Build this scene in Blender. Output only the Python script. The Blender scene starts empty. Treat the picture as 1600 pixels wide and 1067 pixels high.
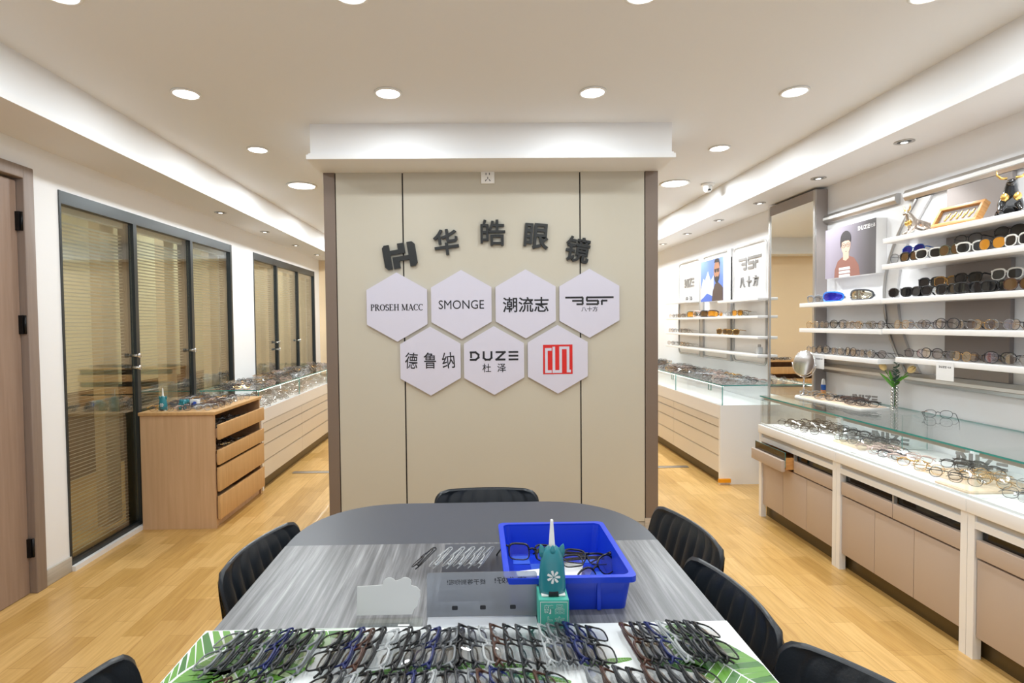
import bpy, bmesh, math, random
from mathutils import Matrix, Vector, Euler
random.seed(7)
sc = bpy.context.scene
col = sc.collection
PI = math.pi

# ------------------------------------------------------------------ camera
YAW, PITCH, ROLL = 0.0164, -0.0302, 0.0104
fw = Vector((math.sin(YAW) * math.cos(PITCH), math.cos(YAW) * math.cos(PITCH), math.sin(PITCH)))
rt = Vector((math.cos(YAW), -math.sin(YAW), 0))
up = rt.cross(fw)
rt2 = rt * math.cos(ROLL) - up * math.sin(ROLL)
up2 = up * math.cos(ROLL) + rt * math.sin(ROLL)
cd = bpy.data.cameras.new('camera')
cam = bpy.data.objects.new('camera', cd)
col.objects.link(cam)
cam.matrix_world = Matrix(((rt2.x, up2.x, -fw.x, 0), (rt2.y, up2.y, -fw.y, 0), (rt2.z, up2.z, -fw.z, 1.36), (0, 0, 0, 1)))
cd.sensor_width = 36.0
cd.lens = 850 / 1600 * 36
cd.shift_x = (800 - 757.15) / 1600
cd.shift_y = -(533.5 - 530.94) / 1600
cd.clip_start = 0.02
sc.camera = cam

# ------------------------------------------------------------------ world (daylight: even fill light added through the rear left open behind the camera)
w = bpy.data.worlds.new('ambient_fill')
sc.world = w
w.use_nodes = True
w.node_tree.nodes['Background'].inputs[0].default_value = (0.86, 0.92, 1.0, 1)
w.node_tree.nodes['Background'].inputs[1].default_value = 0.95
sc.view_settings.view_transform = 'Standard'
sc.view_settings.look = 'None'
sc.view_settings.exposure = 0.0
sc.view_settings.gamma = 1.0
sc.view_settings.use_curve_mapping = False
sc.cycles.max_bounces = 10
sc.cycles.diffuse_bounces = 4
sc.cycles.glossy_bounces = 5
sc.cycles.transparent_max_bounces = 24
sc.cycles.caustics_reflective = False
sc.cycles.caustics_refractive = False
sc.cycles.sample_clamp_indirect = 4.0
DOWN_W, SPOT_W, STRIP_W, BIG_W = 4.7, 15.0, 2.2, 16.0     # lamp powers

# ------------------------------------------------------------------ colours and materials
def lin(r, g, b):
    f = lambda v: (v / 255 / 12.92) if v / 255 <= .04045 else ((v / 255 + .055) / 1.055) ** 2.4
    return (f(r), f(g), f(b), 1)
M = {}
def mat(name, rgb, rough=.5, metal=0, spec=.5, coat=0, bump=0, bscale=60, alpha=1, trans=0):
    m = bpy.data.materials.new(name); m.use_nodes = True
    nt = m.node_tree; b = nt.nodes['Principled BSDF']
    b.inputs['Base Color'].default_value = lin(*rgb)
    b.inputs['Roughness'].default_value = rough
    b.inputs['Metallic'].default_value = metal
    b.inputs['Specular IOR Level'].default_value = spec
    b.inputs['Coat Weight'].default_value = coat
    b.inputs['Alpha'].default_value = alpha
    b.inputs['Transmission Weight'].default_value = trans
    if bump:
        tc = nt.nodes.new('ShaderNodeTexCoord'); n = nt.nodes.new('ShaderNodeTexNoise'); bp = nt.nodes.new('ShaderNodeBump')
        n.inputs['Scale'].default_value = bscale; n.inputs['Detail'].default_value = 4
        bp.inputs['Strength'].default_value = bump; bp.inputs['Distance'].default_value = .01
        nt.links.new(tc.outputs['Object'], n.inputs['Vector']); nt.links.new(n.outputs['Fac'], bp.inputs['Height'])
        nt.links.new(bp.outputs['Normal'], b.inputs['Normal'])
    M[name] = m
    return m
def ramp(nt, fac, stops):
    r = nt.nodes.new('ShaderNodeValToRGB')
    el = r.color_ramp.elements
    while len(el) < len(stops): el.new(.5)
    for e, (p, c) in zip(el, stops): e.position = p; e.color = lin(*c)
    nt.links.new(fac, r.inputs['Fac'])
    return r.outputs['Color']
def mixc(nt, a, b, f=.5, mode='MULTIPLY'):
    m = nt.nodes.new('ShaderNodeMix'); m.data_type = 'RGBA'; m.blend_type = mode
    if hasattr(f, 'links'): nt.links.new(f, m.inputs[0])
    else: m.inputs[0].default_value = f
    nt.links.new(a, m.inputs[6]); nt.links.new(b, m.inputs[7])
    return m.outputs[2]
def grain(name, stops, scale=(1, 1, 1), nscale=6, detail=6, rough=.5, coat=0, bump=0, distort=.4, spec=.5):
    m = mat(name, (128, 128, 128), rough, coat=coat, spec=spec); nt = m.node_tree; b = nt.nodes['Principled BSDF']
    tc = nt.nodes.new('ShaderNodeTexCoord'); mp = nt.nodes.new('ShaderNodeMapping'); n = nt.nodes.new('ShaderNodeTexNoise')
    mp.inputs['Scale'].default_value = scale
    n.inputs['Scale'].default_value = nscale; n.inputs['Detail'].default_value = detail; n.inputs['Distortion'].default_value = distort
    nt.links.new(tc.outputs['Object'], mp.inputs['Vector']); nt.links.new(mp.outputs['Vector'], n.inputs['Vector'])
    nt.links.new(ramp(nt, n.outputs['Fac'], stops), b.inputs['Base Color'])
    return m
def thin_glass(name, tint, base=.05, power=4.0, gain=.85, rough=0.0):
    m = bpy.data.materials.new(name); m.use_nodes = True; nt = m.node_tree; nt.nodes.clear()
    out = nt.nodes.new('ShaderNodeOutputMaterial'); mx = nt.nodes.new('ShaderNodeMixShader')
    t = nt.nodes.new('ShaderNodeBsdfTransparent'); g = nt.nodes.new('ShaderNodeBsdfGlossy'); lw = nt.nodes.new('ShaderNodeLayerWeight')
    lw.inputs['Blend'].default_value = .5
    p = nt.nodes.new('ShaderNodeMath'); p.operation = 'POWER'; p.inputs[1].default_value = power
    a = nt.nodes.new('ShaderNodeMath'); a.operation = 'MULTIPLY_ADD'; a.inputs[1].default_value = gain; a.inputs[2].default_value = base
    t.inputs['Color'].default_value = (*tint, 1); g.inputs['Roughness'].default_value = rough
    nt.links.new(lw.outputs['Facing'], p.inputs[0]); nt.links.new(p.outputs[0], a.inputs[0]); nt.links.new(a.outputs[0], mx.inputs[0])
    nt.links.new(t.outputs[0], mx.inputs[1]); nt.links.new(g.outputs[0], mx.inputs[2]); nt.links.new(mx.outputs[0], out.inputs[0])
    M[name] = m
    return m
def emit(name, rgb, s):
    m = bpy.data.materials.new(name); m.use_nodes = True; nt = m.node_tree; b = nt.nodes['Principled BSDF']
    b.inputs['Base Color'].default_value = lin(*rgb); b.inputs['Emission Color'].default_value = lin(*rgb); b.inputs['Emission Strength'].default_value = s
    M[name] = m
    return m

mat('ceiling_paint', (236, 238, 240), .7, bump=.02, bscale=200)
mat('soffit_paint', (238, 239, 241), .55)
mat('wall_paint', (240, 241, 243), .6, bump=.02, bscale=200)
mat('peach_paint', (240, 216, 180), .6)
mat('cream_panel', (194, 188, 173), .45, bump=.015, bscale=300)
mat('brown_trim', (122, 106, 94), .4)
mat('gap_black', (25, 22, 20), .7)
grain('door_laminate', [(.3, (146, 122, 106)), (.7, (158, 134, 118))], (12, 12, .6), 5, rough=.45)
grain('taupe_trim', [(.3, (134, 118, 108)), (.7, (144, 128, 118))], (12, 12, .6), 5, rough=.45)
grain('grey_skirting', [(.3, (172, 164, 152)), (.7, (190, 182, 170))], (1, .6, 14), 5, rough=.5)
mat('dark_frame', (64, 68, 70), .35, metal=.6)
mat('black_metal', (22, 22, 24), .35, metal=.5)
mat('chrome', (225, 225, 228), .12, metal=1)
mat('brushed_metal', (186, 184, 182), .32, metal=.85)
mat('grey_metal', (192, 190, 188), .4, metal=.3)
mat('white_lacquer', (244, 243, 242), .3, coat=.2)
mat('white_plastic', (240, 240, 238), .35)
mat('off_white', (232, 230, 228), .5)
mat('taupe_laminate', (190, 172, 158), .4)
mat('grey_panel', (150, 142, 138), .5)
mat('drawer_cream', (226, 219, 208), .3, coat=.2)
mat('silver_line', (200, 200, 200), .3, metal=.6)
mat('kick_bronze', (92, 78, 50), .3, metal=.4)
mat('mirror_glass', (238, 240, 238), .015, metal=1)
grain('oak_light', [(.25, (196, 152, 100)), (.75, (212, 170, 118))], (14, 14, .7), 4, rough=.45)
grain('oak_side', [(.25, (196, 158, 120)), (.75, (212, 176, 138))], (10, 10, .5), 4, rough=.5)
grain('frame_wood', [(.3, (196, 138, 78)), (.7, (218, 164, 100))], (3, 3, 20), 5, rough=.4)
mat('blind_slat', (226, 224, 214), .5)
mat('inner_cream', (232, 222, 186), .6)
mat('olive_dark', (74, 76, 64), .7)
thin_glass('partition_glass', (.88, .91, .87), base=.18, power=3.0, gain=.75)
thin_glass('case_glass', (.965, .985, .98), base=.045, power=4.0, gain=.8)
thin_glass('smoked_glass', (.30, .28, .25), base=.08, power=4.0)
thin_glass('lens_clear', (.93, .94, .95), base=.06, power=3.0, gain=.5)
thin_glass('lens_grey', (.60, .62, .64), base=.08, power=3.0, gain=.5)
thin_glass('lens_mat', (.87, .875, .885), base=.13, power=3.0, gain=.5)
thin_glass('lens_tint', (.80, .765, .79), base=.26, power=3.0, gain=.5)
mat('glass_edge', (60, 150, 145), .15, spec=.6)
mat('lens_dark', (28, 27, 28), .06, coat=.5)
mat('lens_brown', (92, 66, 36), .08, coat=.5)
mat('lens_amber', (196, 130, 30), .08, coat=.5)
mat('lens_blue', (38, 40, 170), .06, metal=.4, coat=.5)
mat('lens_mirror', (200, 196, 180), .08, metal=.9)
mat('dark_laminate', (70, 74, 83), .38, spec=.5)
mat('leather', (25, 31, 38), .34, spec=.55, bump=.06, bscale=220)
mat('shell_gold', (140, 112, 44), .25, coat=.4)
mat('bin_blue', (22, 62, 205), .32)
mat('bin_blue_light', (70, 110, 225), .35)
mat('paper', (240, 240, 240), .6)
mat('mat_white', (232, 236, 236), .35)
mat('leaf_green', (96, 150, 52), .4)
mat('leaf_dark', (58, 112, 42), .4)
mat('leaf_pale', (182, 204, 150), .4)
mat('teal_plastic', (38, 128, 140), .3, coat=.3)
mat('teal_box', (72, 176, 158), .5)
mat('ink', (24, 24, 30), .5)
mat('ink_soft', (60, 60, 66), .5)
mat('hex_white', (208, 206, 222), .35)
mat('logo_black', (20, 22, 22), .4)
mat('logo_red', (206, 30, 24), .4)
mat('letter_silver', (138, 136, 134), .4, metal=.2)
mat('gold', (222, 182, 104), .3, metal=.9)
mat('black_gloss', (16, 16, 18), .15, coat=.6)
mat('steel_figure', (190, 180, 170), .2, metal=.9)
mat('bead_silver', (205, 205, 200), .08, metal=.9)
mat('tulip', (244, 214, 150), .5)
mat('stem_green', (84, 150, 40), .45)
mat('eucalyptus', (66, 92, 78), .6)
mat('bottle_blue', (30, 96, 190), .35)
mat('bottle_orange', (238, 150, 60), .4)
mat('cork_tan', (222, 196, 170), .6)
mat('tray_white', (244, 242, 240), .35)
mat('tape_orange', (240, 160, 20), .5)
mat('skin', (232, 188, 168), .6)
mat('skin_tan', (186, 136, 108), .6)
mat('hair', (62, 58, 60), .6)
mat('sweater', (150, 104, 92), .7)
mat('jacket', (92, 76, 70), .7)
mat('mountain', (206, 214, 238), .6)
emit('lamp_white', (255, 255, 255), 14)
emit('spot_bulb', (255, 250, 240), 2.0)
emit('strip_white', (255, 252, 246), 2.5)
FR = {}
for n, c, r, me, al in (('black', (22, 22, 24), .3, 0, 1), ('charcoal', (58, 60, 64), .35, 0, 1), ('navy', (22, 34, 92), .3, 0, 1), ('brown', (74, 44, 30), .3, 0, 1),
        ('grey', (120, 124, 128), .3, 0, 1), ('crystal', (206, 210, 212), .15, 0, .55), ('silver', (150, 150, 152), .25, .9, 1), ('golden', (190, 150, 90), .25, .9, 1),
        ('gunmetal', (70, 70, 74), .3, .8, 1), ('white', (236, 234, 228), .3, 0, 1), ('olive', (74, 80, 56), .3, 0, 1), ('rose', (196, 172, 164), .3, .5, 1), ('blue', (40, 120, 225), .25, .1, 1)):
    FR[n] = mat('frame_' + n, c, r, me, alpha=al)

def floor_material():
    m = mat('parquet', (200, 160, 95), .32, coat=.15); nt = m.node_tree; b = nt.nodes['Principled BSDF']
    tc = nt.nodes.new('ShaderNodeTexCoord'); mp = nt.nodes.new('ShaderNodeMapping'); mp.inputs['Rotation'].default_value = (0, 0, PI / 2)
    nt.links.new(tc.outputs['Object'], mp.inputs['Vector'])
    def brick(wd, h, c1, c2, mo, ms):
        k = nt.nodes.new('ShaderNodeTexBrick'); k.inputs['Scale'].default_value = 1
        k.inputs['Brick Width'].default_value = wd; k.inputs['Row Height'].default_value = h; k.inputs['Mortar Size'].default_value = ms
        k.inputs['Color1'].default_value = lin(*c1); k.inputs['Color2'].default_value = lin(*c2); k.inputs['Mortar'].default_value = lin(*mo)
        k.inputs['Bias'].default_value = 0; k.offset = .37
        nt.links.new(mp.outputs['Vector'], k.inputs['Vector']); return k.outputs['Color']
    k1 = brick(.34, .105, (202, 162, 94), (224, 186, 122), (192, 150, 86), .0012)
    k2 = brick(.9, .21, (236, 228, 214), (255, 252, 248), (226, 214, 196), .001)
    mp2 = nt.nodes.new('ShaderNodeMapping'); mp2.inputs['Scale'].default_value = (24, 1.5, 1); nt.links.new(tc.outputs['Object'], mp2.inputs['Vector'])
    n = nt.nodes.new('ShaderNodeTexNoise'); n.inputs['Scale'].default_value = 3; n.inputs['Detail'].default_value = 6; nt.links.new(mp2.outputs['Vector'], n.inputs['Vector'])
    g = ramp(nt, n.outputs['Fac'], [(.3, (228, 218, 200)), (.6, (255, 255, 255))])
    nt.links.new(mixc(nt, mixc(nt, k1, k2, 1), g, .8), b.inputs['Base Color'])
floor_material()
def table_grain():
    m = mat('table_woodgrain', (140, 140, 142), .35); nt = m.node_tree; b = nt.nodes['Principled BSDF']
    tc = nt.nodes.new('ShaderNodeTexCoord'); mp = nt.nodes.new('ShaderNodeMapping'); mp.inputs['Scale'].default_value = (46, 1.6, 1); mp.inputs['Rotation'].default_value = (0, 0, .05)
    n = nt.nodes.new('ShaderNodeTexNoise'); n.inputs['Scale'].default_value = 1.6; n.inputs['Detail'].default_value = 7; n.inputs['Roughness'].default_value = .65; n.inputs['Distortion'].default_value = .3
    nt.links.new(tc.outputs['Object'], mp.inputs['Vector']); nt.links.new(mp.outputs['Vector'], n.inputs['Vector'])
    nt.links.new(ramp(nt, n.outputs['Fac'], [(.25, (70, 71, 75)), (.45, (102, 103, 106)), (.58, (128, 129, 132)), (.78, (174, 175, 178))]), b.inputs['Base Color'])
table_grain()

# ------------------------------------------------------------------ mesh helpers
class MB:
    """collects faces with a material index each; build() links them as one mesh object"""
    def __init__(s): s.v, s.f, s.m, s.sm = [], [], [], []
    def add(s, vs, fs, mi=0, smooth=False, mx=None):
        o = len(s.v)
        s.v += [tuple(mx @ Vector(p)) if mx is not None else tuple(p) for p in vs]
        for f in fs: s.f.append([i + o for i in f]); s.m.append(mi); s.sm.append(smooth)
        return s
    def box(s, lo, hi, mi=0, mx=None, bev=0):
        if bev:
            bm = bmesh.new(); bmesh.ops.create_cube(bm, size=1)
            for v in bm.verts: v.co = [lo[i] + (v.co[i] + .5) * (hi[i] - lo[i]) for i in range(3)]
            bmesh.ops.bevel(bm, geom=list(bm.edges), offset=bev, segments=2, affect='EDGES', profile=.6)
            bm.verts.index_update()
            s.add([v.co[:] for v in bm.verts], [[v.index for v in f.verts] for f in bm.faces], mi, True, mx); bm.free(); return s
        x0, y0, z0 = lo; x1, y1, z1 = hi
        return s.add([(x0, y0, z0), (x1, y0, z0), (x1, y1, z0), (x0, y1, z0), (x0, y0, z1), (x1, y0, z1), (x1, y1, z1), (x0, y1, z1)],
                     [(0, 3, 2, 1), (4, 5, 6, 7), (0, 1, 5, 4), (1, 2, 6, 5), (2, 3, 7, 6), (3, 0, 4, 7)], mi, False, mx)
    def pane(s, lo, hi, mi=0, edge=1, only=None):
        d = [hi[i] - lo[i] for i in range(3)]; t = d.index(min(d))
        x0, y0, z0 = lo; x1, y1, z1 = hi
        vs = [(x0, y0, z0), (x1, y0, z0), (x1, y1, z0), (x0, y1, z0), (x0, y0, z1), (x1, y0, z1), (x1, y1, z1), (x0, y1, z1)]
        fs = [((0, 3, 2, 1), 2), ((4, 5, 6, 7), 2), ((0, 1, 5, 4), 1), ((1, 2, 6, 5), 0), ((2, 3, 7, 6), 1), ((3, 0, 4, 7), 0)]
        for f, ax in fs: s.add(vs, [f], mi if ax == t or (only is not None and ax != only) else edge)
        return s
    def lathe(s, prof, n=24, mi=0, mx=None, smooth=True, sx=1, sy=1):
        vs, fs = [], []
        for r, z in prof:
            for k in range(n): a = 2 * PI * k / n; vs.append((r * math.cos(a) * sx, r * math.sin(a) * sy, z))
        for i in range(len(prof) - 1):
            for k in range(n): fs.append((i * n + k, i * n + (k + 1) % n, (i + 1) * n + (k + 1) % n, (i + 1) * n + k))
        fs.append(tuple(range(n))[::-1]); fs.append(tuple((len(prof) - 1) * n + k for k in range(n)))
        return s.add(vs, fs, mi, smooth, mx)
    def cyl(s, p, r, h, n=24, mi=0, axis='Z', smooth=True, r2=None):
        mx = Matrix.Translation(p) @ {'Z': Matrix(), 'X': Matrix.Rotation(PI / 2, 4, 'Y'), 'Y': Matrix.Rotation(-PI / 2, 4, 'X')}[axis]
        return s.lathe([(r, 0), (r if r2 is None else r2, h)], n, mi, mx, smooth)
    def tube(s, pts, r, n=6, mi=0, closed=False, mx=None, flat=1.0):
        pts = [Vector(p) for p in pts]; N = len(pts); vs, fs = [], []
        ref = Vector((0, 0, 1))
        rr = r if isinstance(r, (list, tuple)) else [r] * N
        for i, p in enumerate(pts):
            a = pts[(i - 1) % N] if (closed or i > 0) else p
            b = pts[(i + 1) % N] if (closed or i < N - 1) else p
            t = (b - a).normalized() if (b - a).length > 1e-9 else Vector((0, 0, 1))
            rf = ref if abs(t.dot(ref)) < .95 else Vector((0, 1, 0))
            x = t.cross(rf).normalized(); y = x.cross(t).normalized()
            for k in range(n):
                an = 2 * PI * (k + .5) / n
                vs.append(p + (x * math.cos(an) * flat + y * math.sin(an)) * rr[i])
        for i in range(N if closed else N - 1):
            j = (i + 1) % N
            for k in range(n): fs.append((i * n + k, i * n + (k + 1) % n, j * n + (k + 1) % n, j * n + k))
        if not closed: fs.append(tuple(range(n))[::-1]); fs.append(tuple((N - 1) * n + k for k in range(n)))
        return s.add(vs, fs, mi, True, mx)
    def prism(s, poly, z0, z1, mi=0, mx=None, smooth=False):
        n = len(poly)
        vs = [(x, y, z0) for x, y in poly] + [(x, y, z1) for x, y in poly]
        fs = [tuple(range(n))[::-1], tuple(range(n, 2 * n))] + [(i, (i + 1) % n, n + (i + 1) % n, n + i) for i in range(n)]
        return s.add(vs, fs, mi, smooth, mx)
    def grid(s, fn, nu, nv, mi=0, smooth=True, mx=None):
        vs = [fn(i / nu, j / nv) for j in range(nv + 1) for i in range(nu + 1)]
        fs = [(j * (nu + 1) + i, j * (nu + 1) + i + 1, (j + 1) * (nu + 1) + i + 1, (j + 1) * (nu + 1) + i) for j in range(nv) for i in range(nu)]
        return s.add(vs, fs, mi, smooth, mx)
    def mesh(s, name, mats):
        me = bpy.data.meshes.new(name); me.from_pydata(s.v, [], s.f); me.update()
        for m in (mats if isinstance(mats, (list, tuple)) else [mats]): me.materials.append(M[m] if isinstance(m, str) else m)
        me.polygons.foreach_set('material_index', s.m); me.polygons.foreach_set('use_smooth', s.sm)
        return me
    def build(s, name, mats, parent=None, loc=None):
        o = bpy.data.objects.new(name, s.mesh(name, mats)); col.objects.link(o)
        if parent: o.parent = parent
        if loc: o.location = loc
        return o
def tag(o, label=None, cat=None, group=None, kind=None):
    if label: o['label'] = label
    if cat: o['category'] = cat
    if group: o['group'] = group
    if kind: o['kind'] = kind
    return o
def empty(name, loc, rz=0, label=None, cat=None, group=None, kind=None):
    o = bpy.data.objects.new(name, None); o.empty_display_size = .05; col.objects.link(o)
    o.location = loc; o.rotation_euler = (0, 0, rz)
    return tag(o, label, cat, group, kind)
def copy_tree(o, parent=None):
    c = o.copy(); col.objects.link(c); c.parent = parent
    for ch in o.children: copy_tree(ch, c)
    return c
def struct(o): return tag(o, kind='structure')
def smooth_angle(o, a=40):
    o.data.set_sharp_from_angle(angle=math.radians(a)); return o
def area(name, parent, loc, size, power, color=(1, 1, 1), rot=(0, 0, 0), shape='DISK', size_y=None, spread=PI):
    l = bpy.data.lights.new(name, 'AREA'); l.shape = shape; l.size = size
    if size_y: l.size_y = size_y
    l.energy = power; l.color = color; l.spread = spread
    o = bpy.data.objects.new(name, l); col.objects.link(o); o.parent = parent; o.location = loc; o.rotation_euler = rot
    return o
def text_mesh(body, name, width, height, depth, material, mx, parent=None, bold=0.0, mirror=False, keep=True):
    """lettering as a solid mesh, fitted into width x height and centred on mx (x right, y up, z out)"""
    c = bpy.data.curves.new(name, 'FONT'); c.body = body; c.size = 1; c.extrude = .5; c.offset = bold; c.resolution_u = 3
    o = bpy.data.objects.new(name, c); col.objects.link(o)
    dg = bpy.context.evaluated_depsgraph_get(); dg.update()
    me = bpy.data.meshes.new_from_object(o.evaluated_get(dg))
    bpy.data.objects.remove(o); bpy.data.curves.remove(c)
    xs = [v.co.x for v in me.vertices]; ys = [v.co.y for v in me.vertices]
    cx, cy = (min(xs) + max(xs)) / 2, (min(ys) + max(ys)) / 2
    sx = width / max(1e-6, max(xs) - min(xs)); sy = height / max(1e-6, max(ys) - min(ys))
    if not height: sy = sx
    if not width: sx = sy
    for v in me.vertices:
        v.co = ((v.co.x - cx) * sx * (-1 if mirror else 1), (v.co.y - cy) * sy, (v.co.z + .5) * depth)
    if mirror: me.flip_normals()
    me.materials.clear(); me.materials.append(M[material]); me.name = name
    o = bpy.data.objects.new(name, me); col.objects.link(o)
    if parent: o.parent = parent
    o.matrix_local = mx
    return o
def frame_of(origin, x, y):
    x, y = Vector(x).normalized(), Vector(y).normalized(); z = x.cross(y)
    return Matrix(((x.x, y.x, z.x, origin[0]), (x.y, y.y, z.y, origin[1]), (x.z, y.z, z.z, origin[2]), (0, 0, 0, 1)))
ORD = ['zeroth', 'first', 'second', 'third', 'fourth', 'fifth', 'sixth', 'seventh', 'eighth', 'ninth', 'tenth', 'eleventh', 'twelfth', 'thirteenth', 'fourteenth',
       'fifteenth', 'sixteenth', 'seventeenth', 'eighteenth', 'nineteenth', 'twentieth']
# ================================================================== THE ROOM
XL, XR, ZC, ZS = -2.2765, 2.507, 2.534, 2.303      # side walls, ceiling, soffit undersides
XEL, XER = -1.935, 2.137                           # soffit edges
Y0, Y1 = -2.6, 8.0
struct(MB().box((-3.75, Y0, -.12), (2.66, Y1 + .12, 0)).build('floor', 'parquet'))
struct(MB().box((-3.75, Y0, ZC), (2.66, Y1 + .12, ZC + .12)).build('ceiling', 'ceiling_paint'))
def soffit(name, xa, xb, s):
    m = MB().box((min(xa, xb), Y0, ZS), (max(xa, xb), Y1, ZC + .01))
    m.box((min(xa - s * .02, xa + s * .016), Y0, ZS - .0015), (max(xa - s * .02, xa + s * .016), Y1, ZS + .034))
    return struct(m.build(name, 'soffit_paint'))
soffit('trim_1', XEL, XL, 1)
soffit('trim_2', XER, XR, -1)
# left wall: solid piers, openings for a door and two glazed partitions
wl = MB()
for a, b, z0, z1 in ((Y0, 1.88, 0, ZC), (1.88, 2.83, 2.15, ZC), (2.83, 3.035, 0, ZC), (3.035, 5.145, 2.11, ZC), (5.145, 5.645, 0, ZC), (5.645, 7.76, 2.11, ZC), (7.76, Y1, 0, ZC)):
    wl.box((XL - .13, a, z0), (XL, b, z1))
struct(wl.build('wall_left', 'wall_paint'))
struct(MB().box((XR, Y0, 0), (XR + .13, Y1, ZC)).build('wall_right', 'wall_paint'))
wb = MB().box((-3.75, Y1, 0), (2.66, Y1 + .12, ZC))
wb.box((XEL, Y1 - .3, ZS), (XER, Y1, ZC), 1).box((XEL, Y1 - .316, ZS - .0015), (XER, Y1 - .28, ZS + .034), 1)
struct(wb.build('wall_back', ['peach_paint', 'soffit_paint']))
# the room behind the glazing
struct(MB().box((-3.75, 1.9, 0), (-3.62, Y1, ZC), 0).box((-3.62, 1.9, 0), (-3.6, Y1, .78), 1).box((-3.75, 1.78, 0), (XL - .13, 1.9, ZC), 0).build('wall_inner', ['inner_cream', 'olive_dark']))
# central column with three panels, brown edge trims and black gaps
cm = MB()
cm.box((-.952, 3.517, 0), (1.178, 4.05, ZC), 2)
for a, b in ((-.880, -.461), (-.452, .674), (.683, 1.094)): cm.box((a, 3.505, .055), (b, 3.517, 2.326), 0)
for a, b in ((-.957, -.886), (1.100, 1.181)): cm.box((a, 3.503, .0), (b, 4.06, 2.326), 1)
cm.box((-.886, 3.507, 0), (1.10, 3.517, .05), 3)
cm.box((1.094, 3.499, 0), (1.185, 3.503, .078), 3).box((-.96, 3.499, 0), (-.89, 3.503, .078), 3)
struct(cm.build('wall_center', ['cream_panel', 'brown_trim', 'gap_black', 'grey_skirting']))
bm_ = MB().box((-.955, 3.229, 2.33), (1.172, 4.35, ZC + .01)).box((-.975, 3.212, 2.326), (1.19, 4.36, 2.352)).box((-.965, 3.220, 2.348), (1.181, 4.355, 2.362))
struct(bm_.build('trim_3', 'soffit_paint'))
# door in the left wall
d = empty('door_1', (XL, 2.79, 0), kind='structure')
MB().box((-.07, -.90, .004), (-.02, -.005, 2.10)).build('door_leaf', 'door_laminate', d)
dt = MB()
for a, b, z0, z1, q_ in ((-.002, .062, 0, 2.174, 0), (-.97, -.905, 0, 2.174, 0), (-.968, .060, 2.112, 2.175, .0012)): dt.box((-.10 - q_, a, z0), (.018 - q_, b, z1), 0, bev=.004)
dt.build('door_frame', 'taupe_trim', d)
for z in (1.85, 1.33, .19): MB().cyl((.003, -.003, z), .007, .095, 10).box((-.02, -.016, z), (.0005, .0, z + .095)).build('hinge', 'black_metal', d)
# skirting
sk = [(2.853, 3.035), (5.145, 5.645), (7.76, Y1)]
m = MB()
for a, b in sk: m.box((XL, a, 0), (XL + .012, b, .085), bev=.003)
struct(m.build('baseboard_left', 'grey_skirting'))
struct(MB().box((XR - .012, 1.0, 0), (XR, Y1, .085)).build('baseboard_right', 'grey_skirting'))
# glazed partitions with blinds
def glazing(name, ys):
    a, b = ys[0], ys[-1]; zt = 2.115
    r = empty(name, (XL, a, 0), kind='structure')
    f = MB()
    f.box((-.10, .001, zt - .07), (.005, b - a - .001, zt)).box((-.10, .001, .012), (.005, b - a - .001, .05))
    f.box((-.101, 0, .0005), (.006, .014, zt + .0005)).box((-.101, b - a - .030, .0005), (.006, b - a, zt + .0005))
    for y in ys[1:-1]: f.box((-.10, y - a - .018, .05), (.004, y - a + .018, zt - .07))
    f.build('frame', 'dark_frame', r)
    MB().box((-.03, 0, 0), (.03, b - a, .028)).build('threshold', 'off_white', r)
    for i in range(len(ys) - 1):
        p, q = ys[i] - a + .02, ys[i + 1] - a - .02
        MB().pane((-.022, p, .05), (-.014, q, zt - .07), 0, 0).build('pane', 'partition_glass', r)
        bl = MB(); n = 88
        for k in range(n):
            z = .06 + k * .0218
            bl.box((-.012, 0, -.0006), (.012, q - p - .06, .0006), 0, Matrix.Translation((-.066, p + .03, z)) @ Matrix.Rotation(math.radians(-12), 4, 'Y'))
        bl.box((-.08, p + .02, zt - .105), (-.05, q - .02, zt - .07), 1)
        bl.build('blind', ['blind_slat', 'off_white'], r)
        MB().box((-.22, q - .10, .05), (-.15, q + .04, zt)).build('inner_post', 'peach_paint', r)
    for y, zz in ((ys[1], 1.17), (ys[1], 1.09), (ys[2], 1.17)):
        k = MB().cyl((-.014, y - a - .03, zz), .011, .035, 14, axis='X').cyl((.021, y - a - .03, zz), .016, .012, 16, axis='X').build('knob', 'chrome', r)
    return r
glazing('window_1', [3.035, 3.70, 4.425, 5.145])
glazing('window_2', [5.645, 6.31, 7.05, 7.76])
# metal threshold strips across both aisles
for xa, xb, s_ in ((-1.70, -.96, 'left'), (1.185, 1.97, 'right')):
    o = MB().box((xa, 4.985, 0), (xb, 5.045, .006), bev=.002).build('threshold_strip', 'brushed_metal')
    tag(o, 'shiny metal floor strip crossing the %s aisle beside the centre column' % s_, 'floor strip')

# ================================================================== CEILING LIGHTS
def lamp_proto(r, power):
    t = empty('ceiling_light', (0, 0, 0))
    MB().lathe([(r * 1.0, -.001), (r * 1.18, -.001), (r * 1.2, -.006), (r * 1.02, -.009), (r * 1.0, -.004)], 32).build('rim', 'white_plastic', t)
    MB().cyl((0, 0, -.0055), r, .004, 32).build('diffuser', 'lamp_white', t)
    area('lamp', t, (0, 0, -.012), r * 1.8, power, (.90, .97, 1.0))
    return t
protoS, protoA, protoB = lamp_proto(.058, DOWN_W), lamp_proto(.058, DOWN_W * 1.8), lamp_proto(.105, BIG_W)
first = {}
def put_lamp(proto, x, y, label, grp):
    t = proto if proto not in first else copy_tree(proto); first[proto] = 1
    t.location = (x, y, ZC); tag(t, label, 'ceiling light', grp); return t
LX = (-1.445, -.43, .61, 1.65)
side = ('leftmost', 'second from left', 'third from left', 'rightmost')
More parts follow.
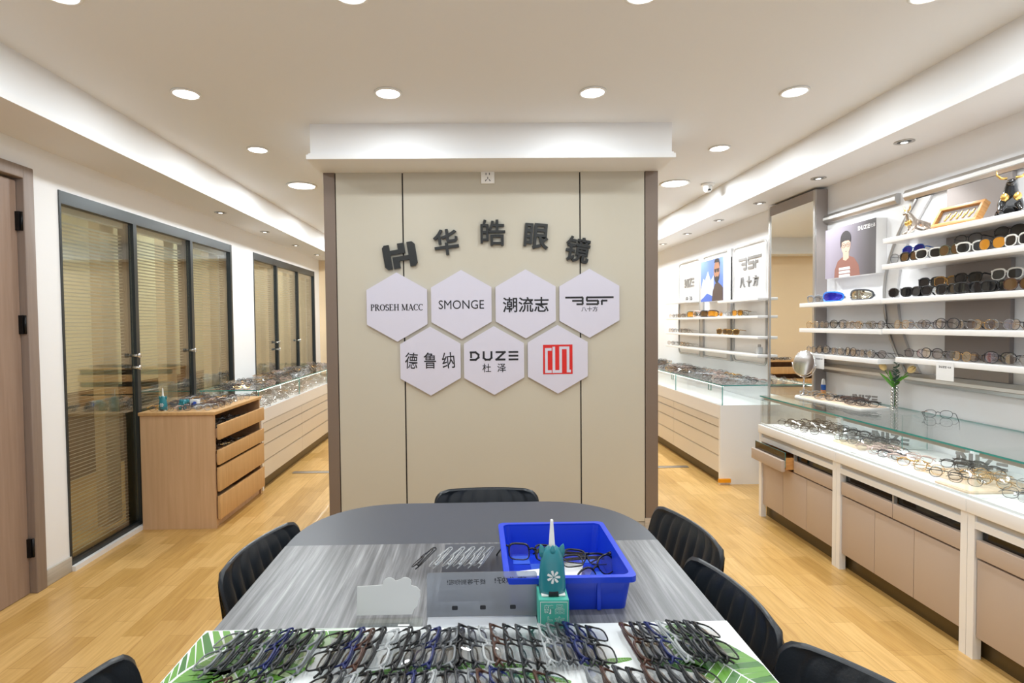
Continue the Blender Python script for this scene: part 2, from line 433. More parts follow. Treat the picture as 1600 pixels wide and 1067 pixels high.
for r_, (y, nm) in enumerate(((2.80, 'in the row before the beam'), (1.965, 'in the row cut by the picture top'), (1.15, 'in the row above the table'), (.3, 'in the row nearest the camera'))):
    for i, x in enumerate(LX): put_lamp(protoS, x, y, 'small round white downlight, %s %s' % (side[i], nm), 'small ceiling downlights')
put_lamp(protoA, -1.435, 3.68, 'small round downlight over the left aisle, beside the beam', 'small ceiling downlights')
put_lamp(protoA, 1.668, 3.70, 'small round downlight over the right aisle, beside the beam', 'small ceiling downlights')
for i, y in enumerate((4.63, 5.9, 7.1)):
    for x, s_ in ((-1.445, 'left'), (1.705, 'right')):
        put_lamp(protoB, x, y, 'large round white ceiling light over the %s aisle, %s from the beam' % (s_, ORD[i + 1]), 'large ceiling lights')
def spot_proto():
    t = empty('soffit_spotlight', (0, 0, 0))
    MB().lathe([(.036, .001), (.046, .0), (.047, -.004), (.037, -.005), (.033, .0)], 28).build('rim', 'brushed_metal', t)
    MB().cyl((0, 0, -.003), .031, .004, 20).build('cup', 'dark_frame', t)
    MB().lathe([(.006, -.003), (.017, -.006), (.014, -.008), (.004, -.0085)], 16).build('bulb', 'spot_bulb', t)
    l = bpy.data.lights.new('beam', 'SPOT'); l.energy = SPOT_W; l.spot_size = math.radians(96); l.spot_blend = .55; l.shadow_soft_size = .025; l.color = (.94, .97, 1.0)
    o = bpy.data.objects.new('beam', l); col.objects.link(o); o.parent = t; o.location = (0, 0, -.012)
    return t
sp = spot_proto(); n_ = 0
right_beam = [q for q in sp.children if q.type == 'LIGHT'][0].data.copy(); right_beam.energy = SPOT_W * 1.7
for side_, xs, ys in (('left', -2.105, (4.58, 5.53, 6.47, 7.35)), ('right', 2.29, (2.17, 2.885, 3.61, 4.36, 5.09, 5.85, 6.61, 7.36))):
    for i, y in enumerate(ys):
        t = sp if n_ == 0 else copy_tree(sp); n_ += 1
        t.location = (xs, y, ZS)
        if side_ == 'right':
            for q in t.children:
                if q.type == 'LIGHT': q.data = right_beam
        tag(t, 'small recessed spotlight in the %s soffit, %s from the front' % (side_, ORD[i + 1]), 'spotlight', 'soffit spotlights')
# unseen lamps added to brighten the inner room behind the glass
for y in (3.7, 6.4):
    t = copy_tree(protoB); t.location = (-3.0, y, ZC); tag(t, 'added unseen ceiling light in the room behind the glass partition %s' % ('nearest the door' if y < 5 else 'furthest from the door'), 'ceiling light')
# dome camera
t = empty('security_camera', (2.0, 4.66, ZC), label='white dome security camera under the ceiling by the right soffit', cat='camera')
MB().lathe([(.05, -.018), (.055, -.01), (.055, 0)], 28).build('base', 'white_plastic', t)
o = MB().lathe([(.002, -.075), (.022, -.07), (.034, -.055), (.038, -.036), (.036, -.018)], 24).build('housing', 'white_plastic', t)
MB().cyl((.0, -.030, -.064), .013, .012, 14).build('lens', 'black_gloss', o)

# ================================================================== SIGNS ON THE COLUMN
YW = 3.505
def wallmx(x, z, off=0, rot=0):
    return Matrix.Translation((x, YW - off, z)) @ Matrix.Rotation(PI / 2, 4, 'X') @ Matrix.Rotation(rot, 4, 'Z')
def rrect(x0, y0, x1, y1, rads, n=5):
    pts = []
    for (cx, cy, a0, r) in ((x1, y0, -90, rads[0]), (x1, y1, 0, rads[1]), (x0, y1, 90, rads[2]), (x0, y0, 180, rads[3])):
        sx, sy = (-1 if cx == x1 else 1), (-1 if cy == y1 else 1)
        if r == 0: pts.append((cx, cy)); continue
        for k in range(n + 1):
            a = math.radians(a0 + 90 * k / n); pts.append((cx + sx * r + r * math.cos(a), cy + sy * r + r * math.sin(a)))
    return pts
# company mark: two interlocking black halves
o = empty('logo_sign', (0, 0, 0), label='black raised two-piece letter mark tilted above the leftmost top hexagon', cat='sign')
o.matrix_local = wallmx(-.477, 1.797, .002, math.radians(9))
W_, H_ = .105, .078
MB().prism([(-W_, -H_ + .018), (-W_ + .016, -H_), (-W_ + .046, -H_), (-W_ + .046, .012), (.038, .012), (.038, H_), (-.006, H_), (-.006, .040), (-W_ + .046, .040), (-W_ + .046, H_), (-W_ + .014, H_), (-W_, H_ - .016)][::1], 0, .018).build('upper_half', 'logo_black', o)
MB().prism([(W_, H_ - .018), (W_ - .016, H_), (W_ - .050, H_), (W_ - .050, -.004), (-W_ + .056, -.004), (-W_ + .056, -H_), (-.008, -H_), (-.008, -.034), (W_ - .050, -.034), (W_ - .050, -H_), (W_ - .016, -H_), (W_, -H_ + .018)], 0, .018).build('lower_half', 'logo_black', o)
for ch, x, z, a, lab in (('华', -.183, 1.882, 7, 'above the second top hexagon from the left'), ('皓', .117, 1.938, 0, 'at the crown of the arched writing'), ('眼', .397, 1.913, -5, 'just right of the arch crown'), ('镜', .660, 1.826, -11, 'above the rightmost top hexagon')):
    o = text_mesh(ch, 'sign_character', .158, .165, .02, 'logo_black', wallmx(x, z, .002, math.radians(a)), bold=.011 if ch == '皓' else .018)
    tag(o, 'black raised Chinese character ' + lab, 'sign', 'arched company name characters')
def hexpts(hw, hh):
    return [(0, -hh), (hw, -hh * .5), (hw, hh * .5), (0, hh), (-hw, hh * .5), (-hw, -hh * .5)]
def hexsign(x, z, label):
    r = empty('hexagon_sign', (0, 0, 0), label=label, cat='sign', group='white hexagon brand signs')
    r.matrix_local = wallmx(x, z, .003)
    MB().prism(hexpts(.193, .221), .0, .016).build('board', 'hex_white', r)
    return r
def strokes(m, lines, wd, z0, z1, mi=0):
    for (x0, y0), (x1, y1) in lines:
        d_ = Vector((x1 - x0, y1 - y0)); L = d_.length; d_.normalize(); n_ = Vector((-d_.y, d_.x)) * wd / 2
        a, b = Vector((x0, y0)) - d_ * 0, Vector((x1, y1))
        m.prism([tuple(a - n_), tuple(b - n_), tuple(b + n_), tuple(a + n_)], z0, z1, mi)
    return m
def poly_strokes(m, pts, wd, z0, z1, mi=0):
    for i in range(len(pts) - 1):
        a, b = Vector(pts[i]), Vector(pts[i + 1]); d_ = (b - a).normalized() * wd / 2
        aa = a - (d_ if i > 0 else d_ * 0); bb = b + (d_ if i < len(pts) - 2 else d_ * 0)
        strokes(m, [(tuple(aa), tuple(bb))], wd, z0, z1 + .00002 * i, mi)
    return m
def duze(m, w_, h_, t_, z0, z1, cx=0, cy=0):
    """the wordmark D U Z E of bars: split D, and an E of three loose bars"""
    u = w_ / 4.0; lw = u * .80
    X = lambda i: cx - w_ / 2 + i * u * 1.065
    y0, y1 = cy - h_ / 2, cy + h_ / 2
    x = X(0)
    poly_strokes(m, [(x, y1 - t_ / 2), (x + lw * .6, y1 - t_ / 2), (x + lw - t_ / 2, y1 - h_ * .35), (x + lw - t_ / 2, y0 + h_ * .35), (x + lw * .6, y0 + t_ / 2), (x, y0 + t_ / 2)], t_, z0, z1)
    strokes(m, [((x + t_ * .7, y0 + h_ * .30), (x + t_ * .7, y1 - h_ * .12))], t_ * .9, z0, z1 - .0001)
    x = X(1)
    poly_strokes(m, [(x + t_ / 2, y1), (x + t_ / 2, y0 + h_ * .3), (x + lw * .3, y0 + t_ / 2), (x + lw * .7, y0 + t_ / 2), (x + lw - t_ / 2, y0 + h_ * .3), (x + lw - t_ / 2, y1)], t_, z0, z1)
    x = X(2)
    poly_strokes(m, [(x, y1 - t_ / 2), (x + lw - t_ * .3, y1 - t_ / 2), (x + t_ * .4, y0 + t_ / 2), (x + lw, y0 + t_ / 2)], t_, z0, z1)
    x = X(3)
    strokes(m, [((x, y1 - t_ / 2), (x + lw, y1 - t_ / 2)), ((x, cy), (x + lw, cy)), ((x, y0 + t_ / 2), (x + lw, y0 + t_ / 2))], t_ * .92, z0, z1)
    return m
def bsf(m, s, z0, z1):
    t_ = .028 * s
    poly_strokes(m, [(-.37 * s, .09 * s), (-.115 * s, .09 * s), (-.105 * s, .08 * s), (-.105 * s, .055 * s)], t_, z0, z1)
    poly_strokes(m, [(-.265 * s, .04 * s), (-.115 * s, .04 * s)], t_, z0, z1)
    poly_strokes(m, [(-.20 * s, -.012 * s), (-.115 * s, -.012 * s), (-.105 * s, -.002 * s), (-.105 * s, .06 * s)], t_, z0, z1 - .0001)
    poly_strokes(m, [(.37 * s, .09 * s), (-.03 * s, .09 * s), (-.04 * s, .08 * s), (-.04 * s, .05 * s), (-.03 * s, .04 * s), (.12 * s, .04 * s), (.13 * s, .03 * s), (.13 * s, -.002 * s), (.12 * s, -.012 * s), (-.05 * s, -.012 * s)], t_, z0, z1)
    poly_strokes(m, [(.275 * s, .04 * s), (.20 * s, .04 * s), (.19 * s, .03 * s), (.19 * s, -.026 * s)], t_, z0, z1)
    return m
def serif(m, body, x0, y0, h, z0, z1):
    """roman capitals with thick and thin strokes and flat serifs"""
    th, tn = h * .17, h * .07
    S = lambda a, b, wd: strokes(m, [((X + a[0] * h, y0 + a[1] * h), (X + b[0] * h, y0 + b[1] * h))], wd, z0, z1)
    def arc(cx, cy, rx, ry, a0, a1, n=10):
        for k in range(n):
            p, q = math.radians(a0 + (a1 - a0) * k / n), math.radians(a0 + (a1 - a0) * (k + 1) / n)
            thick = tn + (th - tn) * abs(math.cos((p + q) / 2)) ** 1.5
            e = (q - p) * .12
            S((cx + rx * math.cos(p - e), cy + ry * math.sin(p - e)), (cx + rx * math.cos(q + e), cy + ry * math.sin(q + e)), thick)
    def stem_(x): S((x, 0), (x, 1), th); S((x - .14, .03), (x + .14, .03), tn); S((x - .14, .97), (x + .14, .97), tn)
    X = x0
    for ch in body:
        if ch == 'P': stem_(.16); arc(.28, .74, .25, .23, 90, -90); adv = .66
        elif ch == 'R': stem_(.16); arc(.28, .75, .25, .22, 90, -90); S((.32, .52), (.68, .02), th); S((.6, .03), (.78, .03), tn); adv = .80
        elif ch == 'O': arc(.40, .5, .34, .47, 0, 360, 18); adv = .86
        elif ch == 'S': arc(.28, .73, .20, .24, 20, 270); arc(.28, .26, .22, .24, 90, -160); adv = .60
        elif ch == 'E': stem_(.16); S((.1, .97), (.6, .97), tn); S((.1, .03), (.62, .03), tn); S((.1, .52), (.46, .52), tn); S((.6, .97), (.6, .8), tn); S((.62, .03), (.62, .22), tn); adv = .74
        elif ch == 'H': stem_(.16); stem_(.66); S((.16, .52), (.66, .52), tn); adv = .90
        elif ch == 'M': S((.14, 0), (.14, 1), tn); stem_(.86); S((.14, 1), (.5, .04), th); S((.5, .04), (.84, 1), tn); S((.02, .03), (.28, .03), tn); S((.02, .97), (.2, .97), tn); adv = 1.08
        elif ch == 'A': S((.08, .02), (.40, 1), tn); S((.36, 1), (.70, .02), th); S((.18, .34), (.58, .34), tn); S((-.02, .03), (.2, .03), tn); S((.56, .03), (.84, .03), tn); adv = .84
        elif ch == 'C': arc(.40, .5, .34, .47, 48, 312, 16); S((.63, .74), (.65, .95), tn); adv = .76
        else: adv = .30
        X += adv * h
    return X - x0
HEX = [(-.500, 1.470), (-.089, 1.482), (.323, 1.482), (.733, 1.482), (-.291, 1.122), (.117, 1.121), (.527, 1.124)]
LT = .016; LD = .0012
h_ = hexsign(*HEX[0], 'white hexagon sign lettered PROSEH MACC, leftmost of the top row')
m = MB(); wid = serif(MB(), 'PROSEH MACC', 0, 0, .056, 0, 1); k_ = .335 / wid; m = MB(); serif(m, 'PROSEH MACC', -.5 * wid * k_, -.022, .056 * k_, LT, LT + LD); m.build('lettering', 'ink', h_)
h_ = hexsign(*HEX[1], 'white hexagon sign lettered SMONGE in the top row')
text_mesh('SMONGE', 'lettering', .290, .056, LD, 'ink', Matrix.Translation((0, .0, LT)), h_, bold=.0)
h_ = hexsign(*HEX[2], 'white hexagon sign with three bold Chinese characters, third of the top row')
text_mesh('潮流志', 'lettering', .295, .098, LD, 'ink', Matrix.Translation((0, -.005, LT)), h_, bold=.014)
h_ = hexsign(*HEX[3], 'white hexagon sign with winged BSF mark, rightmost of the top row')
bsf(MB(), .42, LT, LT + LD).build('mark', 'ink', h_)
text_mesh('八十方', 'lettering', .105, .032, LD, 'ink', Matrix.Translation((0, -.036, LT)), h_, bold=.005)
h_ = hexsign(*HEX[4], 'white hexagon sign with three brush-written characters, left of the lower row')
for ch, x, rot in (('德', -.118, -.06), ('鲁', .0, .0), ('纳', .118, .08)):
    text_mesh(ch, 'brush_character', .080, .104, LD, 'ink', Matrix.Translation((x - .004, .004, LT)) @ Matrix.Rotation(rot, 4, 'Z') @ Matrix.Shear('XZ', 4, (0, 0)), h_, bold=.006)
h_ = hexsign(*HEX[5], 'white hexagon sign lettered DUZE, middle of the lower row')
duze(MB(), .312, .060, .0125, LT, LT + LD, 0, .030).build('mark', 'ink', h_)
for ch, x in (('杜', -.048), ('泽', .048)): text_mesh(ch, 'character', .056, .056, LD, 'ink', Matrix.Translation((x, -.047, LT)), h_, bold=.006)
h_ = hexsign(*HEX[6], 'white hexagon sign with red square emblem, right of the lower row')
MB().box((-.095, -.095, LT), (.095, .095, LT + .001)).build('emblem', 'logo_red', h_)
q = MB(); zz0, zz1 = LT + .001, LT + .0022
poly_strokes(q, [(-.040, .065), (-.074, .065), (-.074, -.078), (-.040, -.078)], .017, zz0, zz1)
poly_strokes(q, [(-.026, .082), (-.026, -.078), (.018, -.078), (.018, .074), (.066, .074), (.066, -.076), (.084, -.076)], .017, zz0, zz1)
q.build('emblem_letters', 'hex_white', h_)
# wall socket
o = empty('wall_socket', (.088, YW, 2.293), label='white square wall socket high on the column under the beam', cat='socket')
MB().box((-.043, -.012, -.043), (.043, 0, .043), bev=.003).build('plate', 'white_plastic', o)
m = MB()
for x, z, a in ((-.011, .018, 0), (.011, .018, 0), (0, -.008, 0), (-.012, -.022, 35), (.012, -.022, -35)):
    m.box((-.0025, -.0135, -.007), (.0025, -.0115, .007), 0, Matrix.Translation((x, 0, z)) @ Matrix.Rotation(math.radians(a), 4, 'Y'))
m.build('slots', 'ink_soft', o)
# ================================================================== TABLE
TZ = .75
tb = empty('meeting_table', (-.015, .72, 0), label='long grey table with rounded dark end and woodgrain top before the column', cat='table')
def table_outline(hw, y0, y1, r_x, r_y, n=14):
    pts = [(hw, y0), (hw, y1 - r_y)]
    for k in range(1, n + 1):
        a = PI / 2 * k / n; e = .88
        pts.append((hw - r_x + r_x * math.cos(a) ** e, y1 - r_y + r_y * math.sin(a) ** e))
    return pts + [(-x, y) for x, y in pts[::-1]]
# top in world offsets from the table's base point; far end at y = 1.845, near end behind the camera side at y = -.35
out = table_outline(.518, -1.05, 1.125, .30, .32)
MB().prism(out, TZ - .032, TZ - .0022).build('table_top', 'dark_laminate', tb)
MB().box((-.5175, -1.05, TZ - .0022), (.5175, .777, TZ)).build('woodgrain_sheet', 'table_woodgrain', tb)
MB().box((-.075, .46, TZ), (.255, .768, TZ + .0006)).build('dark_inlay', 'dark_laminate', tb)
for x, y in ((-.40, .72), (.40, .72), (-.40, -.9), (.40, -.9)):
    MB().box((x - .03, y - .03, 0), (x + .03, y + .03, TZ - .032), bev=.005).build('leg', 'black_metal', tb)
MB().box((-.38, -.86, TZ - .075), (.38, .68, TZ - .033)).build('apron', 'black_metal', tb)
# leafy mat
mt = empty('table_mat', (-.015, .60, TZ), label='white mat printed with green banana leaves on the near half of the table', cat='mat')
MB().box((-.53, -.85, .0004), (.518, .478, .0022)).build('sheet', 'mat_white', mt)
def leaf(pts_mid, w0, mi, name='leaf_print', z=.0024):
    """banana leaf print: a blade with a pale midrib and torn side strips, along a bent midline"""
    m = MB(); n = 22
    P = [Vector(p) for p in pts_mid]
    def mid(t):
        k = min(len(P) - 2, int(t * (len(P) - 1))); f = t * (len(P) - 1) - k
        a = P[max(0, k - 1)]; b = P[k]; c = P[k + 1]; d_ = P[min(len(P) - 1, k + 2)]
        return .5 * ((2 * b) + (c - a) * f + (2 * a - 5 * b + 4 * c - d_) * f * f + (3 * b - a - 3 * c + d_) * f ** 3)
    for k in range(n):
        t0, t1 = k / n, (k + .93) / n
        p0, p1 = mid(t0), mid(t1); d_ = (mid(min(1, t0 + .04)) - p0).normalized(); nn = Vector((-d_.y, d_.x))
        wa, wb = w0 * math.sin(PI * min(.97, t0 * .9 + .07)) ** .6, w0 * math.sin(PI * min(.97, t1 * .9 + .07)) ** .6
        for s_ in (1, -1):
            ad = d_ * .35 * wa
            quad = [p0 + nn * s_ * w0 * .03, p0 + nn * s_ * wa + ad, p1 + nn * s_ * wb + ad, p1 + nn * s_ * w0 * .03]
            if s_ == 1: quad = quad[::-1]
            quad = [(max(-.528, min(.516, q.x)), min(.476, q.y)) for q in quad]
            m.add([(x, y, z) for x, y in quad], [(0, 1, 2, 3)], mi[(k + (s_ > 0)) % len(mi)])
    return m.build(name, ['leaf_green', 'leaf_dark', 'leaf_pale'], mt)
leaf([(-.52, .24), (-.50, .36), (-.40, .455), (-.22, .474)], .085, [0, 1, 0])
leaf([(-.53, .12), (-.44, .22), (-.37, .33), (-.30, .39)], .06, [0, 2, 0])
leaf([(-.56, -.05), (-.48, .12), (-.42, .2), (-.33, .26)], .08, [1, 0], z=.0027)
leaf([(.40, .47), (.42, .40), (.47, .30), (.52, .22)], .060, [0, 1, 0])
leaf([(.34, .25), (.41, .245), (.47, .22), (.54, .18)], .045, [0, 2])
leaf([(.30, .36), (.36, .345), (.41, .32)], .016, [1])
leaf([(.20, .345), (.24, .352), (.29, .36)], .008, [0])
leaf([(-.20, .33), (-.08, .345), (.02, .35), (.10, .345)], .010, [0, 1])
leaf([(.05, .325), (.10, .32), (.17, .30)], .009, [0])

# ================================================================== CHAIRS
def chair_proto():
    r = empty('dining_chair', (0, 0, 0))
    SH = .44
    def P(u, v, off, ridge=True):
        # u -1..1 across, v 0..1 up the back; sitter faces -y, off = 0 front skin, 1 rear skin
        z = SH - .02 + v * .345
        rr = .050; dz = max(0, rr - (1 - v) * .345); wtop = .181 - rr + math.sqrt(max(0, rr * rr - dz * dz))
        hw = (.148 + .033 * min(1, v * 1.6)) if v < .7 else min(.181, wtop)
        x = u * hw
        e = max(abs(u) ** 6, (v ** 12)); th = .034 * (1 - .65 * e)
        y = .20 + .060 * v + .025 * v * v - .018 * (abs(u) ** 2.2)
        g = .0
        if off == 0:
            c = (u * .5 + .5) * 8; fr = abs((c % 1) - .5) * 2
            g = -.006 * (1 - fr ** 3.0) * (1 - e)
        return (x, y + g + (th if off else 0), z)
    m = MB(); nu, nv = 56, 44
    m.grid(lambda u, v: P(u * 2 - 1, v, 0), nu, nv)
    # rolled rim closing front to rear skin
    edge = [(-1, k / nv) for k in range(nv + 1)] + [(-1 + 2 * k / nu, 1) for k in range(1, nu)] + [(1, 1 - k / nv) for k in range(nv + 1)]
    vs = []
    for u, v in edge:
        a, b = Vector(P(u, v, 0)), Vector(P(u, v, 1)); c = (a + b) / 2; o_ = Vector((u * .006, 0, .006 if v > .9 else 0))
        vs += [a, c + o_, b]
    m.add(vs, [(3 * i + j, 3 * i + j + 1, 3 * i + j + 4, 3 * i + j + 3) for i in range(len(edge) - 1) for j in range(2)], 0, True)
    m.grid(lambda u, v: P(1 - u * 2, .72 + v * .28, 1), nu, 6)
    m.build('backrest', 'leather', r)
    b = MB().grid(lambda u, v: tuple(Vector(P(1 - u * 2, v * .90, 1)) * 1 + Vector(((1 - u * 2) * .030 * (1 - v), .007 * math.sin(PI * v) + .002, 0))), 24, 14)
    tag(b.build('back_shell', 'shell_gold', r), 'glossy golden brown shell')
    st = MB()
    st.grid(lambda u, v: ((u * 2 - 1) * (.192 - .015 * v) * (1 - .10 * abs(2 * v - 1) ** 6), -.22 + v * .43, SH + .012 * (1 - abs(u * 2 - 1) ** 4) * (1 - abs(2 * v - 1) ** 8) - .03 * (1 - v) ** 8), 20, 20)
    st.grid(lambda u, v: ((1 - u * 2) * (.192 - .015 * v) * (1 - .10 * abs(2 * v - 1) ** 6), -.22 + v * .43, SH - .05), 20, 20)
    N = 20
    ed = [(k / N, 0) for k in range(N)] + [(1, k / N) for k in range(N)] + [(1 - k / N, 1) for k in range(N)] + [(0, 1 - k / N) for k in range(N)]
    vs = []
    for u, v in ed:
        x, y = (u * 2 - 1) * (.192 - .015 * v) * (1 - .10 * abs(2 * v - 1) ** 6), -.22 + v * .43
        vs += [(x, y, SH + - .03 * (1 - v) ** 8), (x, y, SH - .05)]
    L = len(ed)
    st.add(vs, [(2 * i, 2 * i + 1, 2 * ((i + 1) % L) + 1, 2 * ((i + 1) % L)) for i in range(L)], 0, True)
    st.build('seat', 'leather', r)
    MB().box((-.15, -.15, SH - .075), (.15, .17, SH - .051)).build('seat_frame', 'black_metal', r)
    for sx in (-1, 1):
        for sy in (-1, 1):
            MB().tube([(sx * .13, .01 + sy * .13, SH - .06), (sx * .19, .02 + sy * .19, .0)], [.016, .010], 10).build('leg', 'black_metal', r)
    return r
ch0 = chair_proto(); nchair = 0
CH = [(.033, 1.65, 0, 'dark leather chair at the rounded far end of the table, before the column'),
      (-.330, 1.43, 78, 'dark leather chair on the left side of the table, its whole back showing'),
      (-.395, .80, 85, 'dark leather chair at the bottom left, only its back top showing'),
      (.348, 1.525, -80, 'dark leather chair on the right side of the table, furthest from the viewer'),
      (.295, 1.160, -83, 'dark leather chair in the middle of the right side of the table'),
      (.42, .715, -62, 'dark leather chair nearest on the right side, cut by the bottom edge')]
for i, (x, y, a, lab) in enumerate(CH):
    t = ch0 if i == 0 else copy_tree(ch0)
    t.location = (x, y, 0); t.rotation_euler = (0, 0, math.radians(a))
    tag(t, lab, 'chair', 'dark leather chairs around the table')

# ================================================================== THINGS ON THE TABLE
# blue plastic bin
b = empty('plastic_bin', (.194, 1.275, TZ), label='bright blue open plastic bin holding black eyeglasses on the table', cat='bin')
hw, hd, hh = .138, .158, .078
def rr_(hx, hy, r, n=5): return rrect(-hx, -hy, hx, hy, (r, r, r, r), n)
def ring_surface(m, prof, r, mi=0):
    """walls of a rounded rectangle tub through (half-x, half-y, z) stations"""
    loops = [[(x, y, z) for x, y in rr_(hx, hy, max(.004, r))] for hx, hy, z in prof]
    n = len(loops[0]); vs = [p for l in loops for p in l]
    m.add(vs, [(i * n + k, i * n + (k + 1) % n, (i + 1) * n + (k + 1) % n, (i + 1) * n + k) for i in range(len(loops) - 1) for k in range(n)], mi, False)
    return loops
m = MB()
lp = ring_surface(m, [(.122, .140, 0), (.131, .150, hh - .012), (.131, .150, hh - .012), (.1395, .160, hh - .012), (.1395, .160, hh), (.127, .147, hh), (.127, .147, hh - .004), (.117, .135, .004)], .016)
m.add(lp[0], [tuple(range(len(lp[0])))[::-1]]); m.add(lp[-1], [tuple(range(len(lp[-1])))])
m.build('tub', 'bin_blue', b)
m = MB()
for i in range(5):
    for j in range(5):
        if (i + j) % 2 == 0: m.box((-.105 + i * .042, -.12 + j * .048, .0042), (-.063 + i * .042, -.072 + j * .048, .0052))
m.build('floor_grid', 'bin_blue_light', b)
for x in (-.06, .06): MB().box((x - .004, -.1505, .004), (x + .004, -.139, hh - .014)).build('rib', 'bin_blue', b)
# white cards inside the bin
for x, y, a, lab in ((.135, 1.25, .2, 'white folded card under the glasses at the left of the blue bin'), (.205, 1.29, -.25, 'white printed card in the middle of the blue bin')):
    o = empty('paper_card', (x, y, TZ + .0065), a, lab, 'card')
    MB().add([(-.042, -.028, 0), (.042, -.028, 0), (.046, .03, .014), (-.04, .03, .014), (-.042, -.028, .0012), (.042, -.028, .0012), (.046, .03, .0152), (-.04, .03, .0152)],
             [(0, 3, 2, 1), (4, 5, 6, 7), (0, 1, 5, 4), (1, 2, 6, 5), (2, 3, 7, 6), (3, 0, 4, 7)]).build('sheet', 'paper', o)
# frosted acrylic stand with mirrored writing
thin_glass('acrylic_frost', (.66, .70, .76), base=.26, power=3, gain=.3, rough=.35)
mat('acrylic_white', (216, 220, 226), .4, alpha=.72)
mat('acrylic_milky', (222, 224, 224), .45, alpha=.86)
o = empty('acrylic_stand', (.005, 1.095, TZ), label='frosted acrylic stand with reversed handwriting, seen from behind, left of the teal box', cat='sign stand')
TL = math.radians(-12)
pm = Matrix.Translation((0, .012, .006)) @ Matrix.Rotation(PI / 2 + TL, 4, 'X')
MB().prism(rrect(-.112, 0, .118, .086, (0, .006, .006, 0)), 0, .003, 0, pm).build('panel', 'acrylic_frost', o)
MB().box((-.110, -.022, .0006), (.114, .016, .0036), bev=.001).build('foot', 'acrylic_white', o)
tm = Matrix.Translation((0, .012, .006)) @ Matrix.Rotation(PI / 2 + TL, 4, 'X')
text_mesh('嗨,你好!', 'writing', .066, .0135, .0004, 'ink', tm @ Matrix.Translation((.062, .069, .0031)), o, bold=.004, mirror=True)
text_mesh('终于等到你啦!', 'writing', .080, .0105, .0004, 'ink', tm @ Matrix.Translation((-.030, .067, .0031)), o, bold=.004, mirror=True)
for x in (-.052, .006, .068):
    MB().prism(rrect(x - .008, .013, x + .004, .021, (.002,) * 4), .0031, .0035, 0, tm).build('icon', 'ink', o)
# milky acrylic cloud-shaped holder
o = empty('acrylic_holder', (-.185, 1.095, TZ), label='milky blank acrylic holder with a cloud-shaped corner on the woodgrain', cat='sign stand')
pts = [(-.066, .0), (.048, .0), (.052, .010), (.058, .016), (.060, .026), (.064, .034), (.064, .046), (.057, .053), (.046, .056)]
for k in range(7):
    a = -25 + k * 28; pts.append((.033 + .013 * math.cos(math.radians(a)), .062 + .010 * math.sin(math.radians(a))))
for k in range(6):
    a = 20 + k * 28; pts.append((.0 + .013 * math.cos(math.radians(a)), .0625 + .0095 * math.sin(math.radians(a))))
pts += [(-.014, .058), (-.066, .0555)]
cl = []
for p in pts:
    if not cl or (abs(p[0] - cl[-1][0]) + abs(p[1] - cl[-1][1])) > .0015: cl.append((p[0], p[1] + .006))
MB().prism(cl, 0, .003, 0, Matrix.Translation((0, .012, .006)) @ Matrix.Rotation(PI / 2 + TL, 4, 'X')).build('panel', 'acrylic_milky', o)
MB().pane((-.066, -.018, .0006), (.070, .016, .0030), 0, 0).build('foot', 'case_glass', o)
MB().box((.022, -.016, .0031), (.045, -.010, .0036)).build('sticker', 'paper', o)
# teal box and teal animal-shaped bottle on it
o = empty('gift_box', (.150, 1.088, TZ), -.03, 'teal printed cube box with outlined Chinese characters, under the teal bottle', 'box')
MB().box((-.030, -.030, .0004), (.030, .030, .062), bev=.0012).build('carton', 'teal_box', o)
m = MB()
for lo, hi in (((-.027, -.0306, .004), (.027, -.0302, .0048)), ((-.027, -.0306, .0572), (.027, -.0302, .058)), ((-.027, -.0306, .004), (-.0262, -.0302, .058)), ((.0262, -.0306, .004), (.027, -.0302, .058))): m.box(lo, hi)
m.build('border', 'paper', o)
for ch, x, z in (('新', -.0105, .043), ('品', .0115, .043), ('上', -.0105, .019), ('市', .0115, .019)):
    text_mesh(ch, 'character', .0185, .0185, .0004, 'paper', Matrix.Translation((x, -.0302, z)) @ Matrix.Rotation(PI / 2, 4, 'X'), o, bold=.028)
    text_mesh(ch, 'character', .0178, .0178, .0005, 'teal_box', Matrix.Translation((x, -.0303, z)) @ Matrix.Rotation(PI / 2, 4, 'X'), o, bold=.006)
def flower(m, x, z, r, y, n=7, mi=0):
    for k in range(n):
        mx = Matrix.Translation((x, y, z)) @ Matrix.Rotation(PI / 2, 4, 'X') @ Matrix.Rotation(2 * PI * k / n, 4, 'Z')
        m.prism([(r * .10, 0), (r * .55, -r * .17), (r * .95, -r * .17), (r, 0), (r * .95, r * .17), (r * .55, r * .17)], 0, .0006, mi, mx)
    return m
